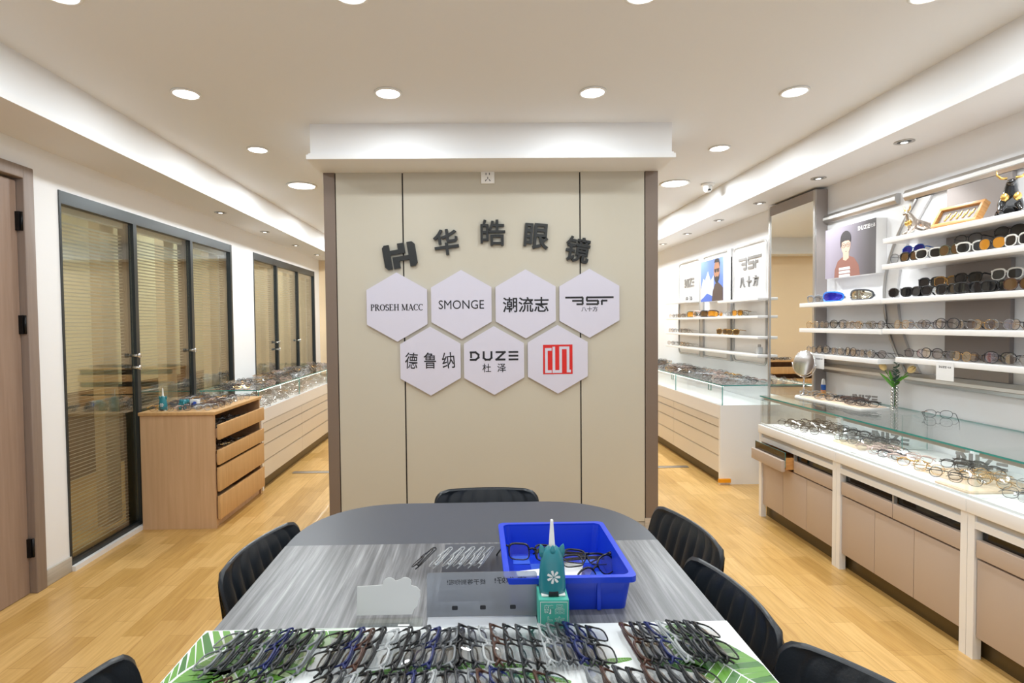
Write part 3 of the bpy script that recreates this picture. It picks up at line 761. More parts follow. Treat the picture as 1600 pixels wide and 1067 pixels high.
def teal_bottle(loc, s, rz, label, n=7):
    o = empty('spray_bottle', loc, rz, label, 'bottle'); o.scale = (s, s, s)
    prof = [(.004, 0), (.0262, .001), (.0275, .012), (.0270, .030), (.0255, .050), (.0225, .070), (.0195, .083), (.0155, .090), (.009, .096), (.006, .098)]
    body = MB().lathe(prof, 30, 0, None, True, 1.0, .72).build('body', 'teal_plastic', o)
    for sx in (-1, 1):
        MB().lathe([(.010, 0), (.0085, .010), (.004, .020), (.0006, .0245)], 14, 0, Matrix.Translation((sx * .0165, 0, .076)) @ Matrix.Rotation(sx * .28, 4, 'Y'), True, .9, .55).build('ear', 'teal_plastic', o)
    MB().lathe([(.007, .0), (.0065, .010), (.003, .016), (.0008, .0185)], 12, 0, Matrix.Translation((0, -.0095, .082)), True, .9, .6).build('crest', 'teal_plastic', o)
    MB().lathe([(.0072, .092), (.0062, .100), (.0045, .125), (.0032, .145), (.0030, .149), (.0012, .150)], 18).build('nozzle', 'white_plastic', o)
    flower(MB(), 0, .040, .0135, -.0190, n).build('daisy', 'paper', o)
    for sx in (-1, 1): MB().box((sx * .017 - .007, -.0185, .0), (sx * .017 + .007, -.008, .004), bev=.0012).build('foot', 'white_plastic', o)
    MB().box((-.0095, -.0200, .001), (.0095, -.014, .011), bev=.001).build('notch', 'ink', o)
    return o
teal_bottle((.150, 1.088, TZ + .0622), 1.0, .02, 'teal bottle with white daisy and tall white nozzle, on the teal cube')
# ================================================================== FURNITURE, LEFT SIDE
def drawer_cabinet(loc, rz, label, W=.775, D=.49, Hh=.79, nd=4):
    """oak cabinet: x = depth (front at x = 0, back at -D), y = width"""
    r = empty('drawer_cabinet', loc, rz, label, 'cabinet')
    m = MB().box((-D, 0, 0), (0, .018, Hh - .022)).box((-D, W - .018, 0), (0, W, Hh - .022)).box((-D, .018, 0), (-D + .012, W - .018, Hh - .022)).box((-.03, .018, 0), (-.012, W - .018, .055))
    m.build('carcass', 'oak_side', r)
    MB().box((-D - .005, -.012, Hh - .022), (.012, W + .008, Hh), bev=.002).build('top', 'oak_light', r)
    for zt, zb, out in ((.700, .600, .035), (.530, .430, .03), (.412, .250, .028), (.218, .060, .028)):
        dr = empty('drawer', (out, 0, 0)); dr.parent = r
        MB().box((-.018, .004, zb), (0, W - .004, zt), bev=.0015).build('front', 'oak_light', dr)
        MB().box((-D + .04, .03, zb + .01), (-.018, W - .03, zb + .022)).box((-D + .04, .026, zb + .01), (-.018, .034, zt - .03)).box((-D + .04, W - .034, zb + .01), (-.018, W - .026, zt - .03)).box((-D + .04, .03, zb + .01), (-D + .05, W - .03, zt - .03)).build('tray', 'oak_side', dr)
    return r
drawer_cabinet((-1.755, 3.648, 0), 0, 'light oak cabinet with open drawers of eyeglasses, against the glass partition')
def row_counter(name, x_front, x_back, ys, label, zb, zt, s, closed_end):
    """white base with long drawer fronts, bronze kick and a glass case; s = +1 when the aisle lies towards +x"""
    r = empty(name, (x_front, ys[0], 0), label=label, cat='display counter')
    L = ys[1] - ys[0]; D = abs(x_back - x_front)
    bx = lambda a, b, y0, y1, z0, z1, mi=0, m=None, bev=0: m.box((min(-s * a, -s * b), y0, z0), (max(-s * a, -s * b), y1, z1), mi, None, bev)
    m = MB(); bx(.0, D, 0, .03, 0, zb, 0, m); bx(.02, D, .03, L, .09, zb - .001, 0, m); bx(.0, D, L - .03, L, 0, zb, 0, m); bx(0, .03, .03, L - .03, zb - .11, zb, 0, m)
    m.build('base', 'white_lacquer', r)
    m = MB(); bx(.035, .05, .03, L, .0, .09, 0, m); m.build('kick', 'kick_bronze', r)
    nb = max(2, round(L / 1.1)); seg = (L - .06) / nb
    hts = [.09, .235, .37, .475, zb - .11]
    for k in range(nb):
        for j in range(4):
            m = MB(); y0 = .03 + k * seg
            bx(.0, .02, y0 + .002, y0 + seg - .002, hts[j] + .003, hts[j + 1] - .010, 0, m); f = m.build('drawer_front', 'drawer_cream', r)
            m = MB(); bx(.002, .014, y0 + .002, y0 + seg - .002, hts[j + 1] - .010, hts[j + 1] - .001, 0, m); m.build('pull', 'silver_line', f)
    # glass case
    m = MB(); x0, x1 = sorted((-s * .012, -s * (D - .004)))
    g = .006
    m.pane((x0, 0, zt - .008), (x1, L, zt)); m.build('glass_top', ['case_glass', 'glass_edge'], r)
    for k in range(nb):
        y0 = k * L / nb + .003; y1 = (k + 1) * L / nb - .003
        m = MB(); a, b = sorted((-s * .014, -s * (.014 + g))); m.pane((a, y0, zb), (b, y1, zt - .008)); m.build('glass_front', ['case_glass', 'glass_edge'], r)
    m = MB(); m.pane((x0 + .012, .004, zb), (x1 - .012, .004 + g, zt - .008)); m.build('glass_end', ['case_glass', 'glass_edge'], r)
    for k in range(1, nb + 1):
        m = MB(); yy = k * L / nb - .02; a, b = sorted((-s * (D - .12), -s * (D - .13))); m.pane((a, yy - .03, zb), (b, yy + .03, zt - .008)); m.build('glass_support', ['case_glass', 'glass_edge'], r)
    m = MB(); bx(.024, .036, .02, L - .02, zt - .018, zt - .0085, 0, m); st = m.build('light_strip', 'strip_white', r)
    area('strip_lamp', st, (-s * .03, L / 2, zt - .02), .012, STRIP_W * L * .5, (1, .99, .98), (0, 0, 0), 'RECTANGLE', L - .1)
    return r
row_counter('display_counter', -1.765, XL + .01, (4.47, 7.55), 'long cream counter with glass case along the left aisle, behind the oak cabinet', .668, .835, 1, True)
row_counter('display_counter', 2.020, XR - .005, (4.454, 7.6), 'long cream counter with glass case along the right aisle, beyond the tall mirror', .660, .828, -1, True)
# oak storage seen only in the tall mirror
drawer_cabinet((-.35, 7.66, 0), -PI / 2, 'oak drawer cabinet by the far wall, seen in the tall mirror', W=1.3, D=.32)

# small things on the oak cabinet
teal_bottle((-2.13, 3.72, .7902), 1.02, .1, 'teal bottle with white snowflake and white nozzle, on the oak cabinet', 6)
o = empty('toy_elephant', (-2.02, 3.76, .7902), .3, 'small teal elephant ornament beside the bottle on the oak cabinet', 'ornament')
MB().lathe([(.002, 0), (.018, .001), (.024, .012), (.024, .026), (.018, .04), (.006, .047), (.001, .048)], 20, 0, Matrix.Translation((0, 0, .012)), True, 1.1, .8).build('body', 'teal_plastic', o)
MB().lathe([(.001, -.019), (.012, -.015), (.019, 0), (.013, .014), (.001, .019)], 18, 0, Matrix.Translation((.014, -.014, .052)), True).build('head', 'teal_plastic', o)
for sx in (-1, 1):
    MB().lathe([(.001, -.002), (.014, -.0015), (.014, .0015), (.001, .002)], 16, 0, Matrix.Translation((.014 + sx * .018, -.012, .058)) @ Matrix.Rotation(PI / 2, 4, 'X')).build('ear', 'teal_plastic', o)
    for sy in (-1, 1): MB().cyl((sx * .014, sy * .01, 0), .008, .02, 12).build('leg', 'teal_plastic', o)
MB().tube([(.014, -.032, .05), (.014, -.042, .04), (.014, -.044, .024)], [.006, .005, .0035], 8).build('trunk', 'teal_plastic', o)
o = empty('product_box', (-1.955, 3.80, .7902), -.25, 'small white box with blue and purple print behind the teal elephant', 'box')
MB().box((-.03, -.012, 0), (.03, .012, .062), bev=.001).build('carton', 'paper', o)
MB().prism(rrect(-.02, .012, .006, .042, (.008,) * 4), .0, .0004, 0, Matrix.Translation((0, -.0121, 0)) @ Matrix.Rotation(PI / 2, 4, 'X')).build('print', 'lens_blue', o)
MB().prism(rrect(-.006, .02, .022, .05, (.01,) * 4), .0, .0006, 0, Matrix.Translation((0, -.0121, 0)) @ Matrix.Rotation(PI / 2, 4, 'X')).build('print', 'bin_blue_light', o)

# ================================================================== TALL MIRROR
o = empty('wall_mirror', (2.415, 3.842, 0), label='tall floor-length mirror in a taupe box frame on the right wall', cat='mirror')
m = MB()
m.box((.012, 0, .07), (.09, .612, 2.285), 0)
m.box((0, 0, .07), (.012, .022, 2.285), 1).box((0, .590, .07), (.012, .612, 2.285), 1).box((.002, .022, 2.21), (.012, .59, 2.285), 0).box((.002, .022, .07), (.012, .59, .12), 0)
m.build('frame', ['grey_panel', 'brushed_metal'], o)
MB().box((.006, .022, .12), (.0118, .59, 2.21)).build('glass', 'mirror_glass', o)

# ================================================================== NEAR GLASS COUNTERS, RIGHT
XC = 1.971
def near_counter(ya, yb, label, pulled=False, end=False):
    r = empty('glass_counter', (XC, ya, 0), label=label, cat='display counter', group='near glass display counters')
    L = yb - ya; D = XR - XC - .006
    m = MB()
    if not end: m.box((-.004, 0, 0), (.03, .03, .5835))
    m.box((-.004, L - .03, 0), (.03, L, .5835))
    m.box((.001, .001, .537), (D - .001, L - .001, .5555)).box((.03, .0005, .1), (D - .002, .014, .54)).box((.03, L - .014, .1), (D - .002, L - .0005, .54)).box((D - .014, .002, .1), (D, L - .002, .54)).box((.02, .0015, .085), (D - .001, L - .0015, .101))
    m.box((-.003, .0005, .528), (.02, L - .0005, .556))
    m.build('base_frame', 'white_lacquer', r)
    MB().box((.006, .031, .556), (D, L - .031, .584)).build('shadow_ledge', 'grey_metal', r)
    MB().box((-.012, 0, .584), (D, L, .640), bev=.003).build('slab', 'white_lacquer', r)
    MB().box((.05, 0, 0), (.065, L, .086)).build('kick', 'kick_bronze', r)
    y0, y1 = (.032 if not end else .004), L - .032
    n = 3; s = (y1 - y0) / n
    for k in range(n):
        MB().box((.006, y0 + k * s + .0015, .092), (.024, y0 + (k + 1) * s - .0015, .405), bev=.001).build('door', 'taupe_laminate', r)
    h = (y1 - y0) / 2
    for k in range(2):
        px = -.075 if (pulled and k == 1) else 0
        d_ = empty('drawer', (px, 0, 0)); d_.parent = r
        a, b = y0 + k * h + .002, y0 + (k + 1) * h - .002
        MB().box((.0, a, .415), (.022, b, .485), bev=.001).build('front', 'taupe_laminate', d_)
        MB().pane((.024, a + .004, .44), (.028, b - .004, .534), 0, 1).build('window', ['smoked_glass', 'glass_edge'], d_)
        MB().box((.03, a + .01, .425), (D - .1, b - .01, .435)).box((.03, a + .008, .425), (D - .1, a + .014, .50)).box((.03, b - .014, .425), (D - .1, b - .008, .50)).build('tray', 'frame_wood', d_)
    MB().box((.002, (y0 + y1) / 2 - .004, .485), (.02, (y0 + y1) / 2 + .004, .535)).build('divider', 'silver_line', r)
    # glass case
    MB().pane((.0, .0, .832), (D, L + .002, .840), only=0).build('glass_top', ['case_glass', 'glass_edge'], r)
    MB().pane((.002, .004, .640), (.008, L - .004, .832), 0, 0).build('glass_front', ['case_glass', 'glass_edge'], r)
    MB().pane((.012, L - .012, .640), (D - .01, L - .006, .832), 0, 0).build('glass_end', ['case_glass', 'glass_edge'], r)
    MB().pane((D - .16, .01, .640), (D - .02, .016, .832)).build('glass_support', ['case_glass', 'glass_edge'], r)
    for yy in (.022, L - .022): MB().box((.0085, yy - .006, .640), (.013, yy + .006, .832)).build('glass_joint', 'case_glass', r)
    pr = MB().box((.010, .03, .814), (.030, L - .03, .8315)).build('lamp_profile', 'grey_metal', r)
    MB().box((.015, .034, .8125), (.029, L - .034, .8142)).build('light_strip', 'strip_white', pr)
    area('strip_lamp', pr, (.021, L / 2, .8115), .012, STRIP_W * L, (1, .99, .98), (0, math.radians(-28), 0), 'RECTANGLE', L - .1)
    MB().box((.006, .0, .6402), (.012, L, .650)).build('front_rail', 'white_lacquer', r)
    return r
near_counter(2.925, 3.735, 'near glass counter with one pulled-out drawer, next to the tall mirror', pulled=True)
near_counter(2.130, 2.923, 'near glass counter in the middle of the right wall, between the two white posts')
near_counter(1.335, 2.128, 'near glass counter at the right picture edge, closest to the viewer')

# ================================================================== SHELVES, RIGHT WALL
def shelf(name, y0, y1, z, label, depth=.205, th=.028, x_back=XR, materials='white_lacquer'):
    r = empty(name, (x_back, y0, z), label=label, cat='shelf', group='white wall shelves')
    MB().box((-depth, 0, -th), (-.001, y1 - y0, 0), bev=.002).build('board', materials, r)
    return r
SHELF_A = [(3.055, 3.832, 1.478), (3.055, 3.832, 1.302), (3.075, 3.838, 1.130)]
for i, (a, b, z) in enumerate(SHELF_A):
    shelf('wall_shelf', a, b, z, ['white shelf with blue ski goggles, next to the mirror', 'white shelf of wire eyeglasses under the goggles shelf, next to the mirror', 'lowest white shelf next to the mirror, above the small round mirror'][i])
SHELF_B = [(1.75, 3.045, 1.812), (1.75, 3.05, 1.668), (1.75, 3.05, 1.477), (1.75, 3.042, 1.306), (1.75, 2.945, 1.152)]
for i, (a, b, z) in enumerate(SHELF_B):
    shelf('wall_shelf', a, b, z, 'white shelf %s' % ['carrying the gold picture and bull statues', 'of sunglasses right below the bull statues', 'crowded with black sunglasses, right of the goggles', 'of wire eyeglasses below the black sunglasses', 'lowest on the right, with a white price sign'][i])
def wall_rail(y0, y1, z, label):
    r = empty('wall_rail', (XR, y0, z), label=label, cat='rail', group='metal wall rails')
    MB().prism([(0, -.03), (0, .03), (-.022, .03), (-.034, .012), (-.034, -.012), (-.022, -.03)][::-1], 0, y1 - y0, 0, Matrix(((1, 0, 0, 0), (0, 0, 1, 0), (0, 1, 0, 0), (0, 0, 0, 1)))).build('profile', 'brushed_metal', r)
    MB().box((-.036, .0, -.008), (-.033, y1 - y0, .008)).build('white_strip', 'white_plastic', r)
    return r
wall_rail(3.18, 3.86, 2.070, 'short metal rail above the boy poster')
wall_rail(1.75, 3.12, 2.070, 'long metal rail above the shelf of bull statues')
wall_rail(3.19, 3.842, 1.022, 'short metal rail under the shelves next to the mirror')
wall_rail(1.75, 3.10, 1.022, 'long metal rail under the right shelves, behind the tulips')
# panels behind the shelves
o = tag(MB().box((XR - .022, 2.49, 1.055), (XR - .001, 2.84, 2.038)).build('back_panel', 'grey_panel'), 'flat grey board on the wall behind the right shelves', 'panel')
# curved metal upright
arc = []
for k in range(17):
    t = k / 16
    arc.append((XR - .016, 2.99 + .235 * (1 - (2 * t - .92) ** 2 / 1.17), 1.055 + .98 * t))
m = MB()
vs = []
for x, y, z in arc: vs += [(x, y - .045, z), (x, y + .045, z), (x + .015, y + .045, z), (x + .015, y - .045, z)]
m.add(vs, [(4 * i + j, 4 * i + (j + 1) % 4, 4 * i + 4 + (j + 1) % 4, 4 * i + 4 + j) for i in range(16) for j in range(4)], 0, False)
o = empty('curved_upright', (0, 0, 0), label='bow-shaped grey metal upright on the wall behind the right shelves', cat='bracket')
m.build('band', 'grey_metal', o)
m = MB().tube([(x - .004, y + .05, z) for x, y, z in arc], .008, 8); m.build('edge_tube', 'brushed_metal', o)
# price signs hanging from the lowest shelves
for yc, xf, zt, lab in ((2.625, XR - .2065, 1.150, 'white DUZE sign hanging from the lowest right shelf'), (3.60, XR - .2065, 1.128, 'white DUZE sign hanging from the lowest shelf beside the mirror')):
    o = empty('shelf_sign', (xf, yc, zt), label=lab, cat='sign', group='white shelf signs')
    MB().box((-.0015, -.05, -.094), (0, .05, -.002)).build('card', 'paper', o)
    mx = frame_of((-.0016, 0, -.03), (0, -1, 0), (0, 0, 1))
    q = MB(); duze(q, .044, .010, .0022, 0, .0004, -.012, .002); q.build('mark', 'ink_soft', o).matrix_local = mx
    text_mesh('杜泽', 'character', .020, .009, .0004, 'ink_soft', frame_of((-.0016, -.026, -.028), (0, -1, 0), (0, 0, 1)), o)
# poster of a boy
def poster_mx(x, y, z): return frame_of((x, y, z), (0, -1, 0), (0, 0, 1))
def disc(cx, cy, rx, ry, n=28, a0=0, a1=360): return [(cx + rx * math.cos(math.radians(a0 + (a1 - a0) * k / n)), cy + ry * math.sin(math.radians(a0 + (a1 - a0) * k / n))) for k in range(n)]
def grad_print(name, c0, c1, axis, vary=0):
    m = mat(name, c0, .5); nt = m.node_tree; tc = nt.nodes.new('ShaderNodeTexCoord'); sx = nt.nodes.new('ShaderNodeSeparateXYZ')
    nt.links.new(tc.outputs['Generated'], sx.inputs[0]); nt.links.new(ramp(nt, sx.outputs[axis], [(.1, c0), (.9, c1)]), nt.nodes['Principled BSDF'].inputs['Base Color'])
grad_print('print_mauve', (166, 158, 174), (88, 84, 86), 0)
PW, PH = .476, .335
o = empty('light_box_poster', (2.437, 3.52, 1.81), label='light box poster of a boy in a brown sweater, lettered DUZE, right of the mirror', cat='poster')
MB().box((.002, -PW / 2, -PH / 2), (.069, PW / 2, PH / 2), bev=.002).build('box', 'off_white', o)
pr = empty('print', (0, 0, 0)); pr.parent = o; pr.matrix_local = poster_mx(.002, 0, 0)
U = lambda pts: [((u - .5) * PW, (v - .5) * PH) for u, v in pts]
MB().prism(U([(0, 0), (1, 0), (1, 1), (0, 1)]), 0, .0012).build('backdrop', 'print_mauve', pr)
MB().prism(U([(.20, 0), (.21, .16), (.27, .32), (.36, .39), (.50, .40), (.60, .35), (.69, .20), (.72, 0)]), .0012, .0018).build('sweater', 'sweater', pr)
MB().prism(U([(.385, .34), (.385, .50), (.50, .50), (.50, .36), (.44, .31)]), .0018, .0022).build('neck', 'skin', pr)
MB().prism(U(disc(.44, .615, .092, .175)), .0022, .0027).build('face', 'skin', pr)
MB().prism(U(disc(.435, .745, .105, .15, 24, 0, 180) + [(.325, .68), (.332, .58), (.35, .60), (.36, .68), (.42, .705), (.50, .70), (.53, .66), (.542, .70)]), .0027, .0032).build('hair', 'hair', pr)
m = MB()
for cx in (.395, .485):
    ring = U(disc(cx, .615, .034, .042, 14)); m.tube([(x, y, .003) for x, y in ring], .0012, 5, closed=True)
    m.prism(U(disc(cx, .615, .010, .014, 8)), .0027, .0031)
m.tube([(x, y, .003) for x, y in U([(.428, .62), (.452, .62)])], .001, 5)
m.prism(U([(.425, .495), (.445, .488), (.47, .495), (.447, .502)]), .0027, .0031)
m.build('glasses_print', 'hair', pr)
m = MB()
for v in (.03, .10, .17): m.prism(U([(.30, v - .03 if v > .05 else 0), (.53, v - .03 if v > .05 else 0), (.52, v + .02), (.30, v + .02)]), .0018, .0023)
m.build('stripes', 'paper', pr)
q = MB(); duze(q, .105, .026, .006, .0012, .002, .135, .128); q.build('mark', 'paper', pr)
text_mesh('杜泽', 'character', .040, .024, .0006, 'paper', Matrix.Translation((.212, .128, .0012)), pr)

# far panels beyond the mirror
FP = [(5.975, 6.62, 'DUZE'), (5.255, 5.925, None), (4.60, 5.215, 'BSF')]
for i, (a, b, wd) in enumerate(FP):
    o = empty('wall_panel', (XR, (a + b) / 2, 1.515), label='white wall panel with grey rounded frame %s' % ['and raised DUZE lettering, furthest beyond the mirror', 'behind the bearded man poster', 'and raised winged letters, nearest beyond the mirror'][i], cat='panel', group='framed panels beyond the mirror')
    hw_, hh_ = (b - a) / 2, .548
    fx = frame_of((-.004, 0, 0), (0, -1, 0), (0, 0, 1))
    q = MB().prism(rrect(-hw_, -hh_, hw_, hh_, (.05,) * 4), 0, .012).build('board', 'white_lacquer', o); q.matrix_local = fx
    q = MB().tube([(x, y, .014) for x, y in rrect(-hw_ + .012, -hh_ + .012, hw_ - .012, hh_ - .012, (.05,) * 4)], .012, 8, closed=True).build('rim', 'grey_metal', o); q.matrix_local = fx
    if wd == 'DUZE':
        q = MB(); duze(q, .28, .10, .022, .012, .020, 0, .29); q.build('mark', 'letter_silver', o).matrix_local = fx
        for ch, xx in (('杜', -.055), ('泽', .055)): text_mesh(ch, 'character', .07, .07, .015, 'letter_silver', fx @ Matrix.Translation((xx, .10, .012)), o, bold=.01)
    if wd == 'BSF':
        q = MB(); bsf(q, .56, .0, .007); q.build('mark', 'letter_silver', o).matrix_local = fx @ Matrix.Translation((.0, .335, .012)) @ Matrix.Scale(1.55, 4, (0, 1, 0))
        for ch, xx in (('八', -.12), ('十', 0), ('方', .12)): text_mesh(ch, 'character', .09, .10, .015, 'letter_silver', fx @ Matrix.Translation((xx, .20, .012)), o, bold=.01)
for i, (a, b) in enumerate(((5.285, 5.31), (5.925, 5.95))):
    tag(MB().box((XR - .035, a - .045, .967), (XR - .001, b + .005, 2.06), bev=.004).build('wall_upright', 'grey_metal'), 'grey vertical metal upright between far wall panels, %s from the mirror' % ORD[i + 1], 'upright')
grad_print('print_blue', (84, 116, 206), (128, 156, 226), 1)
PW, PH = .52, .42
o = empty('light_box_poster', (2.40, 5.50, 1.772), label='light box poster of a bearded man before blue mountains, on the far wall panel', cat='poster')
MB().box((.002, -PW / 2, -PH / 2), (.09, PW / 2, PH / 2), bev=.002).build('box', 'off_white', o)
pr = empty('print', (0, 0, 0)); pr.parent = o; pr.matrix_local = poster_mx(.002, 0, 0)
MB().prism(U([(0, 0), (1, 0), (1, 1), (0, 1)]), 0, .0012).build('backdrop', 'print_blue', pr)
MB().prism(U([(0, .30), (.12, .58), (.2, .52), (.34, .74), (.46, .5), (.6, .62), (.6, .1), (.3, .2), (.12, .1), (0, .05)]), .0012, .0017).build('mountain_print', 'mountain', pr)
MB().prism(U([(.52, 0), (.56, .24), (.66, .40), (.78, .44), (.94, .34), (1, .28), (1, 0)]), .0017, .0023).build('jacket', 'jacket', pr)
MB().prism(U(disc(.735, .70, .125, .25)), .0023, .0028).build('face', 'skin_tan', pr)
m = MB().prism(U([(.62, .90), (.66, .98), (.74, 1.0), (.83, .98), (.87, .88), (.86, .78), (.82, .90), (.66, .91)]), .0028, .0034).prism(U([(.62, .62), (.64, .50), (.70, .42), (.77, .42), (.84, .52), (.86, .64), (.80, .56), (.735, .58), (.68, .56)]), .0028, .0034)
m.prism(U([(.63, .73), (.85, .74), (.85, .76), (.63, .75)]), .0028, .0034)
for cx in (.685, .79): m.prism(U(disc(cx, .71, .045, .045, 14)), .0028, .0032)
m.build('beard_and_glasses', 'hair', pr)
for i, (a, b, z, lab) in enumerate(((6.0, 6.66, 1.59, 'short far shelf under the DUZE panel lettering'), (4.47, 5.22, 1.552, 'short far shelf under the winged letters'),
        (4.47, 6.64, 1.402, 'long far shelf of colourful goggles beyond the mirror, topmost'), (4.47, 6.64, 1.228, 'long far shelf below the goggles shelf'), (4.47, 6.64, 1.075, 'lowest long far shelf beyond the mirror'))):
    shelf('wall_shelf', a, b, z, 'white ' + lab, depth=.17, th=.022)
# ================================================================== EYEGLASSES
def superell(w, h, n, N=18, top=0.0):
    pts = []
    for k in range(N):
        a = 2 * PI * k / N; c, s_ = math.cos(a), math.sin(a)
        x = w * math.copysign(abs(c) ** (2 / n), c); z = h * math.copysign(abs(s_) ** (2 / n), s_)
        pts.append((x * (1 + top * z / h), z))
    return pts
STY = {'square': (.0255, .0190, 3.6, .0, .0022), 'round': (.0235, .0225, 2.0, 0, .0016), 'oval': (.0255, .0200, 2.4, .05, .0020), 'wire': (.0250, .0225, 2.3, .02, .0013),
       'cat': (.0265, .0205, 2.8, .10, .0024), 'shade': (.0285, .0240, 2.9, .06, .0034), 'big': (.0290, .0260, 2.3, .03, .0022)}
EYE = .0335
def rim_curve(st):
    w, h, n, tp, r = STY[st]; return superell(w, h, n, 18, tp)
def wrap_y(x): return .9 * x * x                # the front bows back towards the hinges
def front_bits(m, st, seg=5):
    w, h, n, tp, r = STY[st]
    for sx in (-1, 1):
        m.tube([(sx * EYE + x, wrap_y(sx * EYE + x), z) for x, z in rim_curve(st)], [r * (1.25 if z > .3 * h else .80) if st not in ('wire', 'round', 'big') else r for x, z in rim_curve(st)], seg, closed=True)
        xe = sx * (EYE + w * (1 + tp * .5))
        m.tube([(xe, wrap_y(xe), h * (.62 if st not in ('wire', 'round', 'big') else .42)), (sx * .0685, .0075, h * (.80 if st not in ('wire', 'round', 'big') else .48))], [r * 1.2, r * 1.1], seg)
    xi = EYE - w
    m.tube([(-xi - .001, .0002, h * .34), (0, -.0008, h * .50), (xi + .001, .0002, h * .34)], r * 1.25, seg)
def lens_bits(m, st, sx, mi=0):
    m.add([(sx * EYE, wrap_y(EYE), 0)] + [(sx * EYE + x * .97, wrap_y(sx * EYE + x), z * .97) for x, z in rim_curve(st)], [(0, 1 + k, 1 + (k + 1) % 18) for k in range(18)], mi, True)
def temple_bits(m, st, sx, folded, seg=5, mi=0):
    w, h, n, tp, r = STY[st]; zt = h * (.80 if st not in ('wire', 'round', 'big') else .48); q = max(r, .0013)
    if folded:
        o_ = .0 if sx > 0 else .0045
        pts = [(sx * .0685, .0075, zt), (sx * .066, .0080 + o_, zt), (-sx * .032, .0075 + o_, zt), (-sx * .052, .0075 + o_, zt - .003), (-sx * .070, .0070 + o_, zt - .013)]
    else:
        pts = [(sx * .0685, .0075, zt), (sx * .0690, .02, zt), (sx * .0665, .095, zt - .002), (sx * .0650, .112, zt - .008), (sx * .063, .132, zt - .026)]
    m.tube(pts, [q * 1.1, q * 1.2, q, q * 1.2, q * 1.0], seg, mi)
EG = {}
def eg_meshes(st, folded):
    k = (st, folded)
    if k not in EG:
        a = MB(); front_bits(a, st)
        L = [MB(), MB()]; T = [MB(), MB()]
        for i, sx in enumerate((-1, 1)): lens_bits(L[i], st, sx); temple_bits(T[i], st, sx, folded)
        w = MB(); front_bits(w, st, 4)
        for sx in (-1, 1): lens_bits(w, st, sx, 1); temple_bits(w, st, sx, folded, 4)
        EG[k] = dict(front=a.mesh('eyeglasses_front', 'frame_black'), lens=[b.mesh('eyeglasses_lens', 'lens_clear') for b in L], temple=[b.mesh('eyeglasses_temple', 'frame_black') for b in T],
                     whole=w.mesh('eyeglasses_whole', ['frame_black', 'lens_clear']))
    return EG[k]
def linkmat(o, i, m):
    o.material_slots[i].link = 'OBJECT'; o.material_slots[i].material = m
def glasses(mx, st, colr, lens, folded, label, group, name='eyeglasses', cat='eyeglasses', parts=True, temple_col=None):
    E = eg_meshes(st, folded); fm = FR[colr]; lm = M[lens]
    if parts:
        r = bpy.data.objects.new(name, None); r.empty_display_size = .03; col.objects.link(r)
        o = bpy.data.objects.new('frame', E['front']); col.objects.link(o); o.parent = r; linkmat(o, 0, fm)
        for i in (0, 1):
            o = bpy.data.objects.new('lens', E['lens'][i]); col.objects.link(o); o.parent = r; linkmat(o, 0, lm)
            o = bpy.data.objects.new('temple', E['temple'][i]); col.objects.link(o); o.parent = r; linkmat(o, 0, FR[temple_col or colr])
    else:
        r = bpy.data.objects.new(name, E['whole']); col.objects.link(r); linkmat(r, 0, fm); linkmat(r, 1, lm)
    r.matrix_world = mx
    return tag(r, label, cat, group)
def pose(loc, facing, lean=0.0, roll=0.0):
    """upright pair: lens side faces the compass angle `facing` (0 = -y, -90 = -x); lean tips the top back"""
    return Matrix.Translation(loc) @ Matrix.Rotation(math.radians(facing), 4, 'Z') @ Matrix.Rotation(math.radians(-lean), 4, 'X') @ Matrix.Rotation(math.radians(roll), 4, 'Y')
CN = {'black': 'black', 'charcoal': 'charcoal', 'navy': 'navy blue', 'brown': 'brown', 'grey': 'grey', 'crystal': 'clear', 'silver': 'silver wire', 'golden': 'gold wire', 'gunmetal': 'dark wire', 'white': 'white', 'olive': 'olive', 'rose': 'pink', 'blue': 'blue'}

# ---- fans of glasses on the leafy mat: (x of first, y centre, step, colours, +1 tops lean right / -1 left)
FANS_BACK = [(-.480, 1.000, .0245, ['grey', 'charcoal', 'charcoal', 'grey', 'navy'], 1), (-.368, 1.000, .024, ['charcoal', 'black'], 1), (-.322, .995, .03, ['grey'], 1), (-.283, .998, .0195, ['black', 'black', 'navy', 'brown', 'black'], 1), (-.178, .998, .024, ['crystal', 'black'], 1),
             (-.135, .998, .0190, ['black', 'charcoal', 'navy', 'charcoal', 'grey'], 1), (-.050, .995, .022, ['black'], 1), (-.020, 1.004, .021, ['black', 'charcoal', 'crystal'], -1),
             (.042, 1.002, .0245, ['brown', 'black', 'charcoal', 'black'], -1), (.134, 1.002, .0185, ['crystal', 'grey', 'charcoal', 'navy', 'charcoal', 'black'], -1),
             (.298, 1.004, .0165, ['brown', 'black', 'charcoal', 'navy'], -1), (.372, 1.004, .0175, ['crystal', 'black', 'charcoal', 'charcoal', 'black'], -1)]
FANS_FRONT = [(-.440, .862, .027, ['brown', 'black', 'black'], 1), (-.368, .855, .032, ['grey', 'crystal'], 1), (-.272, .865, .0215, ['black', 'charcoal', 'crystal', 'black', 'black'], 1),
              (-.172, .862, .0150, ['black', 'charcoal', 'black', 'navy', 'black', 'crystal'], 1), (-.076, .862, .03, ['black'], 1), (-.036, .868, .0180, ['black', 'charcoal', 'grey', 'brown', 'navy', 'black'], -1),
              (.076, .862, .0190, ['charcoal', 'black', 'brown', 'black'], -1), (.200, .866, .0245, ['grey', 'brown', 'charcoal', 'black'], -1), (.298, .868, .0215, ['brown', 'black', 'charcoal', 'black', 'black'], -1)]
styles_t = ['square', 'square', 'oval', 'square', 'cat']
